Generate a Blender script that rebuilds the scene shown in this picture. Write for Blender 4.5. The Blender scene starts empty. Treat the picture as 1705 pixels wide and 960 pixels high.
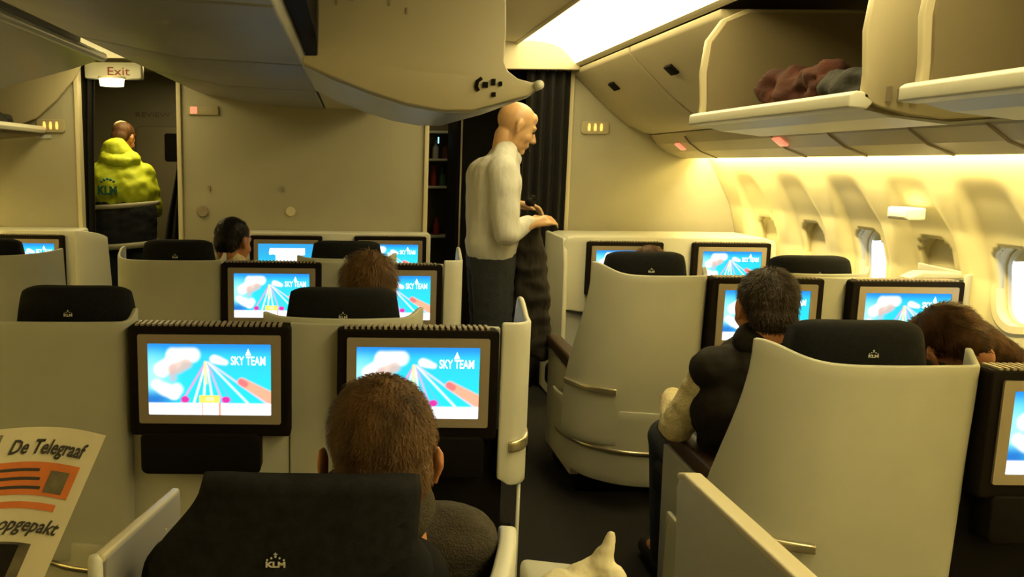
import bpy, bmesh, math, random
from math import sin, cos, pi, radians, sqrt, exp
from mathutils import Vector, Matrix, Euler, noise
random.seed(7)
sc = bpy.context.scene
C = bpy.data.collections.new('cabin'); sc.collection.children.link(C)

# ---------------------------------------------------------------- camera
PITCH, ROLL = radians(8.5), 0.010
cam_d = bpy.data.cameras.new('camera'); cam = bpy.data.objects.new('camera', cam_d); C.objects.link(cam)
cam.location = (0, 0, 1.5)
cam.rotation_euler = (Matrix.Rotation(pi/2-PITCH, 4, 'X') @ Matrix.Rotation(ROLL, 4, 'Z')).to_euler()
cam_d.sensor_width = 36; cam_d.lens = 36*1400/1705; cam_d.shift_x = (852.5-580)/1705
cam_d.clip_start = .05; sc.camera = cam
sc.view_settings.view_transform = 'Standard'; sc.view_settings.look = 'None'
sc.view_settings.gamma = 1; sc.view_settings.use_curve_mapping = False
sc.view_settings.exposure = 0.3
# ---------------------------------------------------------------- world: bright overcast daylight outside the windows
W = bpy.data.worlds.new('sky'); sc.world = W; W.use_nodes = True
bg = W.node_tree.nodes['Background']; bg.inputs[0].default_value = (.74, .84, 1, 1); bg.inputs[1].default_value = 1.5
WARM = (1.0, .79, .33)
def area(name, loc, rot, sx, sy, power, col=WARM):
    l = bpy.data.lights.new(name, 'AREA'); l.shape = 'RECTANGLE'; l.size = sx; l.size_y = sy; l.energy = power; l.color = col
    o = bpy.data.objects.new(name, l); C.objects.link(o); o.location = loc; o.rotation_euler = rot; return o
# ceiling strip lights over the two aisles, cove lights along both window walls (the lamps the cabin has)
area('aisle_light', (1.16, 2.0, 2.255), (0, 0, 0), .34, 6.6, 34)
area('aisle_light', (-1.5, 4.95, 2.125), (0, 0, 0), .3, .9, 6)
area('cove_light', (2.325, 2.05, 1.605), (0, radians(-50), 0), .05, 7.1, 100)
area('cove_light', (-2.925, 2.05, 1.605), (0, radians(50), 0), .05, 7.1, 100)
# entry and galley lamps beyond the partitions
area('entry_light', (-1.5, 6.4, 2.2), (0, 0, 0), .5, .5, 13.0)
area('galley_light', (.75, 6.5, 2.2), (0, 0, 0), .4, .4, 2.2)

# ---------------------------------------------------------------- materials
def mat(name, col, rough=.5, metal=0., emit=None, es=1., noise_=0., scale=40, bump=0., bscale=200, stretch=(1, 1, 1), spec=None, coat=0):
    m = bpy.data.materials.new(name); m.use_nodes = True; nt = m.node_tree; b = nt.nodes['Principled BSDF']
    b.inputs['Base Color'].default_value = (*col, 1); b.inputs['Roughness'].default_value = rough; b.inputs['Metallic'].default_value = metal
    if spec is not None: b.inputs['Specular IOR Level'].default_value = spec
    if coat: b.inputs['Coat Weight'].default_value = coat
    if emit: b.inputs['Emission Color'].default_value = (*emit, 1); b.inputs['Emission Strength'].default_value = es
    if noise_ or bump:
        tc = nt.nodes.new('ShaderNodeTexCoord'); mp = nt.nodes.new('ShaderNodeMapping'); mp.inputs['Scale'].default_value = stretch
        nt.links.new(tc.outputs['Object'], mp.inputs[0])
    if noise_:
        n = nt.nodes.new('ShaderNodeTexNoise'); n.inputs['Scale'].default_value = scale; n.inputs['Detail'].default_value = 5
        r = nt.nodes.new('ShaderNodeValToRGB'); r.color_ramp.elements[0].position = .3; r.color_ramp.elements[1].position = .7
        r.color_ramp.elements[0].color = (*[c*(1-noise_) for c in col], 1); r.color_ramp.elements[1].color = (*[min(1, c*(1+noise_)) for c in col], 1)
        nt.links.new(mp.outputs[0], n.inputs[0]); nt.links.new(n.outputs[0], r.inputs[0]); nt.links.new(r.outputs[0], b.inputs['Base Color'])
    if bump:
        n = nt.nodes.new('ShaderNodeTexNoise'); n.inputs['Scale'].default_value = bscale
        bp = nt.nodes.new('ShaderNodeBump'); bp.inputs['Strength'].default_value = bump; bp.inputs['Distance'].default_value = .01
        nt.links.new(mp.outputs[0], n.inputs[0]); nt.links.new(n.outputs[0], bp.inputs['Height']); nt.links.new(bp.outputs[0], b.inputs['Normal'])
    return m
M = {}
M['shell'] = mat('seat_shell_plastic', (.45, .45, .37), .45, noise_=.03, scale=8, bump=.05, bscale=700)
M['shell_light'] = mat('pale_plastic', (.66, .66, .58), .4, bump=.04, bscale=600)
M['partition'] = mat('partition_laminate', (.36, .34, .25), .55, noise_=.04, scale=3, bump=.06, bscale=500)
M['trim'] = mat('cream_trim', (.62, .56, .38), .4)
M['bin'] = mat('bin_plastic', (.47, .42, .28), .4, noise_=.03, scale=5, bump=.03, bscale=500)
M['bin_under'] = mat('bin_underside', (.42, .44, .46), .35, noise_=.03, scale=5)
M['bin_dim'] = mat('bin_dimmed_grey', (.27, .265, .25), .45, noise_=.05, scale=4)  # bin colour darkened to grey for the dim light on the left centre bins
M['bin_shade_in'] = mat('bin_shaded_inside', (.19, .155, .085), .6, noise_=.06, scale=6)  # colour darkened to paint in the shade inside the open bins
M['wall'] = mat('sidewall_plastic', (.72, .66, .40), .5, bump=.03, bscale=400)
M['ceiling'] = mat('ceiling_plastic', (.72, .66, .48), .5, bump=.02, bscale=300)
M['shade'] = mat('window_shade', (.66, .60, .38), .5)
M['dark'] = mat('housing_dark_brown', (.007, .0048, .003), .7, spec=.1)
M['black'] = mat('black_plastic', (.005, .004, .0035), .7, spec=.1)
M['silver'] = mat('bezel_taupe', (.34, .29, .22), .42, metal=.25)
M['steel'] = mat('brushed_trim', (.72, .64, .45), .28, metal=.85, noise_=.08, scale=60, stretch=(1, 1, 12))
M['navy'] = mat('headrest_navy_fabric', (.008, .0085, .010), .9, spec=.15, noise_=.25, scale=90, bump=.3, bscale=600)
M['cloth'] = mat('headrest_grey_cloth', (.015, .0155, .017), .95, spec=.15, noise_=.25, scale=60, bump=.3, bscale=700)
M['leather'] = mat('armrest_brown_leather', (.055, .032, .018), .4, noise_=.15, scale=30, bump=.15, bscale=200)
M['carpet'] = mat('carpet_dark', (.005, .004, .0035), .95, noise_=.35, scale=120, bump=.4, bscale=300)
M['curtain'] = mat('curtain_black', (.006, .005, .0045), .9, bump=.3, bscale=60)
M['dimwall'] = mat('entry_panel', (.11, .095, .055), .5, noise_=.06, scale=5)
M['light'] = mat('glowing_panel', (.9, .85, .6), .5, emit=(1, .83, .40), es=3.2)
M['light2'] = mat('dim_glow', (.9, .85, .6), .5, emit=(1, .80, .30), es=.55)  # weak emission, also paints the lit ceiling over the left aisle
M['amber'] = mat('amber_lamp', (.6, .3, .08), .4, emit=(1, .42, .08), es=1.6)
M['pink'] = mat('pink_lamp', (.7, .3, .2), .4, emit=(1, .28, .16), es=.75)
M['signface'] = mat('sign_face', (.42, .38, .24), .45)
M['white'] = mat('white_mark', (.7, .68, .58), .6)
M['skin'] = mat('skin', (.50, .21, .09), .5, noise_=.10, scale=18, bump=.05, bscale=150)
M['skin2'] = mat('skin_pale', (.55, .33, .17), .38, noise_=.08, scale=14, bump=.04, bscale=150)
M['hair_brown'] = mat('hair_brown', (.125, .068, .028), .6, noise_=.5, scale=25, stretch=(1, 1, .25), spec=.2)
M['hair_dark'] = mat('hair_dark', (.030, .020, .012), .55, noise_=.5, scale=35, stretch=(1, 1, .25), spec=.2)
M['hair_black'] = mat('hair_black', (.010, .008, .007), .5, noise_=.4, scale=35, spec=.2)
M['hair_red'] = mat('hair_auburn', (.075, .034, .013), .55, noise_=.55, scale=30, stretch=(1, 1, .3), spec=.2)
M['shirt'] = mat('shirt_pale', (.60, .60, .58), .75, noise_=.05, scale=20, bump=.5, bscale=18, stretch=(2, 2, .6))
M['jeans'] = mat('trousers_dark', (.022, .026, .034), .85, noise_=.2, scale=60, bump=.3, bscale=80)
M['coat'] = mat('coat_dark_brown', (.026, .021, .016), .9, noise_=.3, scale=20, bump=.6, bscale=25, stretch=(2, 2, .4))
M['vest'] = mat('vest_dark_quilted', (.010, .0075, .005), .75, spec=.2, noise_=.2, scale=20, bump=.5, bscale=22)
M['cream'] = mat('cream_knit', (.58, .50, .30), .85, noise_=.08, scale=60, bump=.5, bscale=120)
M['sweater'] = mat('sweater_brown', (.045, .036, .022), .9, noise_=.25, scale=120, bump=.5, bscale=300)
M['hivis'] = mat('high_visibility_yellow', (.52, .60, .02), .7, noise_=.12, scale=10, bump=.6, bscale=14)
M['teal'] = mat('teal_print', (.02, .14, .12), .7)
M['reflective'] = mat('reflective_tape', (.42, .40, .30), .4)
M['navycloth'] = mat('navy_workwear', (.010, .012, .018), .9, bump=.3, bscale=60)
M['scarf'] = mat('scarf_grey_green', (.045, .045, .032), .9, noise_=.4, scale=40, bump=.5, bscale=90)
M['redcloth'] = mat('garment_rust_red', (.050, .012, .006), .9, noise_=.45, scale=14, bump=.5, bscale=40)
M['bag'] = mat('bag_dark_green', (.006, .006, .003), .8, noise_=.3, scale=20, bump=.4, bscale=50)
M['paper'] = mat('newsprint', (.62, .56, .38), .9, noise_=.03, scale=30)
M['ink'] = mat('newsprint_ink', (.045, .04, .03), .9)
M['orange'] = mat('newsprint_orange', (.62, .17, .035), .9, noise_=.12, scale=30)
M['photo'] = mat('newsprint_photo', (.15, .125, .07), .9, noise_=.85, scale=14)
M['shoe'] = mat('shoe_black', (.01, .009, .008), .4)
M['napkin'] = mat('napkin_cream', (.72, .66, .46), .8, bump=.4, bscale=40)
M['red'] = mat('red_plastic', (.28, .02, .015), .5)
M['green'] = mat('green_plastic', (.03, .10, .05), .5)
M['blue_light'] = mat('blue_indicator', (.2, .5, .8), .4, emit=(.35, .75, 1), es=1.2)
M['eye'] = mat('eye_dark', (.03, .02, .015), .2)
gm = bpy.data.materials.new('window_glass'); gm.use_nodes = True
gb = gm.node_tree.nodes['Principled BSDF']; gb.inputs['Transmission Weight'].default_value = 1; gb.inputs['Roughness'].default_value = .0
gb.inputs['IOR'].default_value = 1.05; gb.inputs['Base Color'].default_value = (.93, .96, 1, 1); M['glass'] = gm

# ---------------------------------------------------------------- helpers
def link(name, me, m=None, parent=None, smooth=False):
    o = bpy.data.objects.new(name, me); C.objects.link(o)
    if m is not None and not me.materials: me.materials.append(M[m] if isinstance(m, str) else m)
    if smooth:
        for p in me.polygons: p.use_smooth = True
    if parent: 
        o.parent = parent
    return o
def tag(o, label=None, cat=None, group=None, kind=None):
    if label: o['label'] = label
    if cat: o['category'] = cat
    if group: o['group'] = group
    if kind: o['kind'] = kind
    return o
def empty(name, loc, label, cat, group=None, rz=0):
    o = bpy.data.objects.new(name, None); C.objects.link(o); o.location = loc; o.rotation_euler = (0, 0, rz); o.empty_display_size = .1
    return tag(o, label, cat, group)
def bm_obj(name, bm, m, parent=None, smooth=False):
    me = bpy.data.meshes.new(name); bm.to_mesh(me); bm.free(); return link(name, me, m, parent, smooth)
def bevel(o, w=.01, seg=3):
    md = o.modifiers.new('bevel', 'BEVEL'); md.width = w; md.segments = seg; md.limit_method = 'ANGLE'; md.angle_limit = radians(30)
    for p in o.data.polygons: p.use_smooth = True
    return o
def bm_box(bm, x0, x1, y0, y1, z0, z1, mi=0):
    vs = [bm.verts.new(v) for v in ((x0,y0,z0),(x1,y0,z0),(x1,y1,z0),(x0,y1,z0),(x0,y0,z1),(x1,y0,z1),(x1,y1,z1),(x0,y1,z1))]
    for f in ((0,3,2,1),(4,5,6,7),(0,1,5,4),(1,2,6,5),(2,3,7,6),(3,0,4,7)):
        bm.faces.new([vs[i] for i in f]).material_index = mi
def box(name, x0, x1, y0, y1, z0, z1, m, parent=None, bw=.006):
    bm = bmesh.new(); bm_box(bm, x0, x1, y0, y1, z0, z1); o = bm_obj(name, bm, m, parent)
    if bw: bevel(o, bw)
    return o
def rrect(x0, x1, z0, z1, r, n=6):
    pts = []
    for cx, cz, a in ((x1-r, z1-r, 0), (x0+r, z1-r, 90), (x0+r, z0+r, 180), (x1-r, z0+r, 270)):
        for i in range(n+1):
            t = radians(a+90*i/n); pts.append((cx+r*cos(t), cz+r*sin(t)))
    return pts
def prism(name, pts, a0, a1, axis, m, parent=None, bw=0, smooth=False):
    """extrude closed 2D outline along axis. axis 'Y': pts are (x,z); 'X': (y,z); 'Z': (x,y)"""
    bm = bmesh.new()
    def P(p, a): return {'Y': (p[0], a, p[1]), 'X': (a, p[0], p[1]), 'Z': (p[0], p[1], a)}[axis]
    A = [bm.verts.new(P(p, a0)) for p in pts]; B = [bm.verts.new(P(p, a1)) for p in pts]; n = len(pts)
    bm.faces.new(A[::-1]); bm.faces.new(B)
    for i in range(n): bm.faces.new((A[i], A[(i+1) % n], B[(i+1) % n], B[i]))
    bmesh.ops.recalc_face_normals(bm, faces=bm.faces)
    o = bm_obj(name, bm, m, parent)
    if bw: bevel(o, bw)
    elif smooth: autosmooth(o)
    return o
def autosmooth(o, ang=35):
    me = o.data
    for p in me.polygons: p.use_smooth = True
    bm = bmesh.new(); bm.from_mesh(me)
    for e in bm.edges:
        if len(e.link_faces) == 2 and e.calc_face_angle(0) > radians(ang): e.smooth = False
    bm.to_mesh(me); bm.free()
def frame_prism(name, outer, inner, y0, y1, m, parent=None):
    """rounded frame in the XZ plane"""
    bm = bmesh.new(); n = len(outer)
    R = [[bm.verts.new((p[0], y, p[1])) for p in L] for L, y in ((outer, y0), (inner, y0), (inner, y1), (outer, y1))]
    for k in range(4):
        A, B = R[k], R[(k+1) % 4]
        for i in range(n): bm.faces.new((A[i], A[(i+1) % n], B[(i+1) % n], B[i]))
    bmesh.ops.recalc_face_normals(bm, faces=bm.faces)
    o = bm_obj(name, bm, m, parent); autosmooth(o); return o
def cr(pts, n=6):
    """Catmull-Rom through points"""
    P = [Vector(p) for p in pts]; out = []
    for i in range(len(P)-1):
        p0 = P[max(i-1, 0)]; p1 = P[i]; p2 = P[i+1]; p3 = P[min(i+2, len(P)-1)]
        for k in range(n):
            t = k/n; out.append(.5*((2*p1)+(-p0+p2)*t+(2*p0-5*p1+4*p2-p3)*t*t+(-p0+3*p1-3*p2+p3)*t**3))
    out.append(P[-1]); return out
def grid(name, fn, nu, nv, m, parent=None, thick=0, off=0, bw=0):
    bm = bmesh.new()
    V = [[bm.verts.new(fn(i/nu, j/nv)) for j in range(nv+1)] for i in range(nu+1)]
    for i in range(nu):
        for j in range(nv): bm.faces.new((V[i][j], V[i+1][j], V[i+1][j+1], V[i][j+1]))
    o = bm_obj(name, bm, m, parent, True)
    if thick:
        s = o.modifiers.new('solid', 'SOLIDIFY'); s.thickness = thick; s.offset = off
        if bw: bevel(o, bw, 2)
    return o
def tube(name, pts, r, m, parent=None, n=10):
    bm = bmesh.new(); P = [Vector(p) for p in pts]; rings = []
    for i, p in enumerate(P):
        d = (P[min(i+1, len(P)-1)]-P[max(i-1, 0)]).normalized(); a = d.orthogonal().normalized() if i == 0 else (a-d*a.dot(d)).normalized(); b = d.cross(a)
        rr = r[i] if isinstance(r, (list, tuple)) else r
        rings.append([bm.verts.new(p+a*rr*cos(2*pi*k/n)+b*rr*sin(2*pi*k/n)) for k in range(n)])
    for A, B in zip(rings, rings[1:]):
        for k in range(n): bm.faces.new((A[k], A[(k+1) % n], B[(k+1) % n], B[k]))
    bm.faces.new(rings[0][::-1]); bm.faces.new(rings[-1])
    return bm_obj(name, bm, m, parent, True)
_fc = {}
def text(name, s, size, loc, rot, m, parent=None, sx=1., ext=.0006, bold=0.):
    cu = bpy.data.curves.new(name, 'FONT'); cu.body = s; cu.size = size; cu.align_x = 'CENTER'; cu.align_y = 'CENTER'; cu.extrude = ext; cu.offset = bold; cu.resolution_u = 3
    o = bpy.data.objects.new(name, cu); C.objects.link(o)
    bpy.context.view_layer.update()
    me = bpy.data.meshes.new_from_object(o.evaluated_get(bpy.context.evaluated_depsgraph_get())); bpy.data.objects.remove(o)
    me.materials.clear(); o = link(name, me, m, parent); o.location = loc; o.rotation_euler = rot; o.scale = (sx, 1, 1); return o

# ---------------------------------------------------------------- organic bodies: overlapping capsules fused into one skin
def capsule(bm, a, b, ra, rb, n=14, h=4):
    a, b = Vector(a), Vector(b); d = b-a
    if d.length < 1e-5: d = Vector((0, 0, 1e-3)); b = a+d
    d.normalize(); u = d.orthogonal().normalized(); v = d.cross(u); rings = []
    for i in range(h): t = -pi/2+pi/2*(i+.35)/h; rings.append((a+d*ra*sin(t), ra*cos(t)))
    rings.append((a, ra)); rings.append((b, rb))
    for i in range(1, h+1): t = pi/2*(i-.35)/h; rings.append((b+d*rb*sin(t), rb*cos(t)))
    L = [[bm.verts.new(c+u*r*cos(2*pi*k/n)+v*r*sin(2*pi*k/n)) for k in range(n)] for c, r in rings]
    for A, B in zip(L, L[1:]):
        for k in range(n): bm.faces.new((A[k], A[(k+1) % n], B[(k+1) % n], B[k]))
    bm.faces.new(L[0][::-1]); bm.faces.new(L[-1])
def ellipsoid(bm, c, r, R=None, n=20, h=14):
    R = R or Matrix.Identity(3); c = Vector(c); L = []
    for j in range(1, h):
        t = pi*j/h
        L.append([bm.verts.new(c+R @ Vector((r[0]*sin(t)*cos(2*pi*k/n), r[1]*sin(t)*sin(2*pi*k/n), r[2]*cos(t)))) for k in range(n)])
    top = bm.verts.new(c+R @ Vector((0, 0, r[2]))); bot = bm.verts.new(c-R @ Vector((0, 0, r[2])))
    for A, B in zip(L, L[1:]):
        for k in range(n): bm.faces.new((A[k], B[k], B[(k+1) % n], A[(k+1) % n]))
    for k in range(n): bm.faces.new((top, L[0][k], L[0][(k+1) % n])); bm.faces.new((bot, L[-1][(k+1) % n], L[-1][k]))
def fuse(name, prims, m, parent=None, voxel=.01, smooth=4, wrinkle=0, wscale=8):
    """prims: ('c',a,b,ra,rb) capsules and ('e',c,r,R) ellipsoids -> one continuous mesh"""
    bm = bmesh.new()
    for p in prims:
        if p[0] == 'c': capsule(bm, *p[1:])
        else: ellipsoid(bm, *p[1:])
    me = bpy.data.meshes.new(name); bm.to_mesh(me); bm.free()
    t = bpy.data.objects.new('tmp', me); C.objects.link(t)
    md = t.modifiers.new('r', 'REMESH'); md.mode = 'VOXEL'; md.voxel_size = voxel; md.use_smooth_shade = True
    if smooth: s = t.modifiers.new('s', 'SMOOTH'); s.factor = .5; s.iterations = smooth
    bpy.context.view_layer.update()
    me2 = bpy.data.meshes.new_from_object(t.evaluated_get(bpy.context.evaluated_depsgraph_get())); bpy.data.objects.remove(t)
    me2.name = name; me2.materials.clear()
    if wrinkle:
        for v, nr in [(v, v.normal.copy()) for v in me2.vertices]:
            q = v.co*wscale; f = noise.noise(Vector((q.x*1.2, q.y*1.2, q.z*2.2)))+.5*noise.noise(q*2.6)
            v.co += nr*wrinkle*f
    return link(name, me2, m, parent, True)
def basis(yaw=0, pitch=0, tilt=0):
    """head turned by yaw (left +), nodding down by pitch, tilted"""
    return (Matrix.Rotation(yaw, 3, 'Z') @ Matrix.Rotation(-pitch, 3, 'X') @ Matrix.Rotation(tilt, 3, 'Y'))
def head_prims(c, R, s=1.0, fat=1.0, ear=.079):
    c = Vector(c)
    def L(x, y, z): return c+R @ (Vector((x*fat, y, z))*s)
    def E(x, y, z, rx, ry, rz, Q=None): return ('e', L(x, y, z), (rx*s*fat, ry*s, rz*s), R if Q is None else R @ Q)
    def K(a, b, r1, r2): return ('c', L(*a), L(*b), r1*s, r2*s)
    P = [E(0, -.016, .032, .075, .097, .084), E(0, .030, -.015, .061, .062, .088), E(0, .030, -.066, .050, .055, .043),
         E(0, .074, -.098, .020, .017, .016), K((0, .086, .010), (0, .110, -.030), .008, .012), E(0, .100, -.034, .017, .012, .010),
         K((-.034, .076, .024), (.034, .076, .024), .013, .013), E(.038, .058, -.030, .024, .024, .026), E(-.038, .058, -.030, .024, .024, .026),
         K((-.019, .087, -.060), (.019, .087, -.060), .007, .007), K((-.016, .085, -.071), (.016, .085, -.071), .008, .008),
         E(0, .052, .060, .052, .03, .035)]
    for q in (-1, 1):
        P += [E(q*ear, -.006, .004-(ear-.079)*2.4, .009, .019, .028, Matrix.Rotation(q*radians(18), 3, 'Z')), E(q*(ear-.003), -.002, -.022-(ear-.079)*2.4, .009, .011, .014)]
    return P
def hair_cap(c, R, s=1., fat=1., long=0, front=.0):
    c = Vector(c)
    def L(x, y, z): return c+R @ (Vector((x*fat, y, z))*s)
    P = [('e', L(0, -.024, .040), (.081*s*fat, .098*s, .086*s), R), ('e', L(0, -.060, -.010), (.068*s*fat, .058*s, .070*s), R)]
    if front: P.append(('e', L(0, .030, .082), (.066*s*fat, .058*s, .040*s), R))
    if long: P += [('c', L(0, -.075, .0), L(0, -.085, -.12*long), .055*s, .04*s)]
    return P
def strands(hair, n, ln, w=.0011, lift=.25, down=Vector((0, 0, -1)), seed=1, swirl=0.):
    """add short hair strands over the hair mesh, still one mesh"""
    rnd = random.Random(seed); me = hair.data; polys = me.polygons; vs = me.vertices
    bm = bmesh.new(); bm.from_mesh(me)
    co = [v.co.copy() for v in vs]
    for _ in range(n):
        p = polys[rnd.randrange(len(polys))]; nr = p.normal; base = p.center.copy()
        d = down-nr*down.dot(nr)
        if d.length < .15: d = Vector((rnd.uniform(-1, 1), rnd.uniform(-1, 1), rnd.uniform(-1, 1))); d -= nr*d.dot(nr)
        d.normalize(); side = nr.cross(d).normalized()
        d = (d+side*rnd.gauss(0, .35)+side*swirl).normalized(); side = nr.cross(d).normalized()
        l = ln*rnd.uniform(.5, 1.2); a = base-nr*.001; b = base+d*l*.55+nr*l*lift; e = base+d*l+nr*l*lift*rnd.uniform(.6, 1.5)
        v = [bm.verts.new(a-side*w), bm.verts.new(a+side*w), bm.verts.new(b+side*w*.8), bm.verts.new(b-side*w*.8), bm.verts.new(e)]
        bm.faces.new((v[0], v[1], v[2], v[3])); bm.faces.new((v[3], v[2], v[4]))
    bm.to_mesh(me); bm.free()
def hand_prims(w, d, up_, s=1., curl=.6, left=False):
    """w wrist point, d direction of the hand, up_ back-of-hand normal; five separate curled fingers"""
    w = Vector(w); d = Vector(d).normalized(); u = Vector(up_); u = (u-d*u.dot(d)).normalized(); x = d.cross(u)*(-1 if left else 1)
    P = []
    for i, (o, l) in enumerate(((-.030, .072), (-.010, .080), (.011, .074), (.030, .058))):
        k = w+d*.088*s+x*o*s; P.append(('c', w+d*.012*s+x*o*.55*s, k, .015*s, .0115*s))
        q = k; dd = d
        for j, f in enumerate((.45, .32, .25)):
            a = curl*(.5+.4*j); dd = (dd*cos(a)-u*sin(a)).normalized(); nq = q+dd*l*f*s; P.append(('c', q, nq, (.0098-.0012*j)*s, (.009-.0012*j)*s)); q = nq
    P.append(('c', w, w+d*.05*s, .024*s, .024*s))
    t0 = w+d*.02*s-x*.026*s; t1 = t0+(d*.6-x*.75-u*.25).normalized()*.04*s; t2 = t1+(d*.9-x*.2-u*.35).normalized()*.032*s; t3 = t2+(d*.95+x*.1-u*.4).normalized()*.024*s
    P += [('c', t0, t1, .014*s, .0115*s), ('c', t1, t2, .011*s, .010*s), ('c', t2, t3, .010*s, .0085*s)]
    return P

# ---------------------------------------------------------------- the picture on the seat-back screens
def mix(a, b, t): return tuple(x+(y-x)*t for x, y in zip(a, b))
def sm(a, b, x): t = min(1, max(0, (x-a)/(b-a))); return t*t*(3-2*t)
def seg(px, py, ax, ay, bx, by):
    dx, dy = bx-ax, by-ay; t = max(0, min(1, ((px-ax)*dx+(py-ay)*dy)/(dx*dx+dy*dy))); return math.hypot(px-ax-dx*t, py-ay-dy*t), t
ASP = 1.68
def picture(u, v):
    x = u*ASP; c = mix((.03, .50, .72), (.02, .22, .62), sm(.80, 1.0, v)); c = mix(c, (.02, .62, .74), sm(.9, .3, v)*.8)
    c = mix(c, (.55, .85, .92), .55*sm(.45, .0, math.hypot(x-.05, (v-.55))))
    c = mix(c, (.02, .16, .50), sm(.42, .22, v)*sm(.55, .1, x))
    n = noise.noise(Vector((x*5, v*5, 3)))*.03
    for (ax, ay, bx, by, r) in ((.12, .42, .34, .30, .07), (.34, .84, .62, .84, .08), (.20, .62, .36, .76, .09), (.34, .30, .40, .36, .06)):
        d, _ = seg(x, v, ax, ay, bx, by); c = mix(c, (1., 1., 1.), sm(r+.05, r-.03, d+n))
    d, _ = seg(x, v, .32, .62, .52, .72); c = mix(c, (.62, .40, .30), .8*sm(.11, .04, d+n))
    d, _ = seg(x, v, .33, .52, .33, .66); c = mix(c, (.55, .38, .34), .6*sm(.08, .03, d+n))
    d, _ = seg(x, v, .90, .78, 1.06, .74); c = mix(c, (.95, .82, .84), .9*sm(.075, .03, d+n))
    for (bx, col) in ((.45, (.75, .25, .50)), (.62, (.95, .85, .60)), (.75, (1, .95, .75)), (.88, (.80, .88, .95)), (1.02, (.60, .35, .70)), (1.16, (.10, .45, .70)), (1.36, (.75, .90, .95)), (1.62, (.62, .55, .80))):
        by = .17; d, t = seg(x, v, .80, .76, bx, by); c = mix(c, col, .9*sm(.020+.004*t, .006, d)*sm(0, .06, t))
    d, _ = seg(x, v, .78, .74, .79, .45); c = mix(c, (.95, .65, .15), .7*sm(.03, .008, d))
    d, t = seg(x, v, 1.28, .47, 1.72, .22); c = mix(c, (.90, .36, .22), sm(.075+.03*t, .04+.03*t, d))
    d, t = seg(x, v, 1.27, .47, 1.32, .44); c = mix(c, (.65, .08, .14), .7*sm(.06, .03, d))
    for bx in (.50, 1.06):
        d = math.hypot(x-bx, (v-.215)*1.2); c = mix(c, (.60, .03, .30), sm(.07, .045, d))
    c = mix(c, (.90, .94, 1.0), sm(.175, .155, v))
    if .69 < x < .97 and .17 < v < .28: c = (.95, .62, .10) if not (.78 < x < .90 and .2 < v < .25) else (1, .8, .35)
    if v < .17 and (abs(x-.735) < .008 or abs(x-.975) < .008): c = (.85, .25, .12)
    return c
def picture2(u, v):
    x = u*ASP; c = mix((.02, .42, .62), (.03, .28, .60), sm(.3, 1, v))
    n = noise.noise(Vector((x*7, v*7, 1)))*.03
    if .34+n < x < 1.42 and .66+n < v < .86: c = (.85, .95, 1)
    if .52+n < x < 1.28+n and .05 < v < .70: c = (.95, .98, 1)
    return c
def screen_mesh(name, fn, w, h, nx=132, ny=78):
    me = bpy.data.meshes.new(name); V = []; F = []; cols = []
    for j in range(ny+1):
        for i in range(nx+1): V.append((w*(i/nx-.5), 0, h*(j/ny-.5)))
    for j in range(ny):
        for i in range(nx): a = j*(nx+1)+i; F.append((a, a+1, a+nx+2, a+nx+1))
    me.from_pydata(V, [], F); at_ = me.color_attributes.new('picture', 'FLOAT_COLOR', 'POINT')
    for k, v in enumerate(V): c = fn(v[0]/w+.5, v[2]/h+.5); at_.data[k].color = (*c, 1)
    m = bpy.data.materials.new(name+'_emission'); m.use_nodes = True; nt = m.node_tree; nt.nodes.clear()
    ca = nt.nodes.new('ShaderNodeVertexColor'); ca.layer_name = 'picture'; e = nt.nodes.new('ShaderNodeEmission'); e.inputs[1].default_value = 1.25
    o = nt.nodes.new('ShaderNodeOutputMaterial'); nt.links.new(ca.outputs[0], e.inputs[0]); nt.links.new(e.outputs[0], o.inputs[0])
    me.materials.append(m); return me
SW, SH = .355, .211
SCREEN = screen_mesh('screen', picture, SW, SH); SCREEN2 = screen_mesh('screen_map', picture2, SW, SH)
M['cap'] = mat('screen_caption', (.9, .95, 1), .5, emit=(.85, .97, 1), es=1.25)

def monitor(parent, x0, x1, z1, y, second=False, pocket=True, pw=None):
    """dark housing on the back of a seat with taupe bezel, lit screen, ribbed top and pocket; local coords, faces -Y"""
    z0 = z1-.325; xc = (x0+x1)/2; zc = z1-.155
    hs = prism('monitor_housing', rrect(x0, x1, z0, z1, .012), y-.035, y+.05, 'Y', 'dark', parent, bw=.006)
    b = frame_prism('bezel', rrect(xc-SW/2-.028, xc+SW/2+.028, zc-SH/2-.026, zc+SH/2+.026, .006), rrect(xc-SW/2, xc+SW/2, zc-SH/2, zc+SH/2, .003), y-.041, y-.030, 'silver', hs)
    s = link('screen', SCREEN2 if second else SCREEN, None, hs); s.location = (xc, y-.0365, zc)
    if not second:
        text('screen_caption', 'SKY TEAM', .036, (xc+SW*.315, y-.0372, zc+SH*.26), (pi/2, 0, 0), 'cap', hs, sx=.62, bold=.0006)
        prism('screen_emblem', [(xc+SW*.29, zc+SH*.34), (xc+SW*.34, zc+SH*.34), (xc+SW*.315, zc+SH*.44)], y-.0376, y-.0372, 'Y', 'cap', hs)
    bm = bmesh.new(); n = 26
    for i in range(n):
        a = x0+.02+(x1-x0-.04)*i/n; bm_box(bm, a, a+(x1-x0-.04)/n*.5, y-.030, y+.03, z1-.001, z1+.0055)
    bm_obj('vent_ribs', bm, 'silver', hs)
    if pocket:
        p0, p1 = pw if pw else (x0+.02, x0+.37)
        prism('literature_pocket', rrect(p0, p1, z0-.115, z0+.01, .02), y-.045, y+.03, 'Y', 'black', parent, bw=.006)
    return hs
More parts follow.
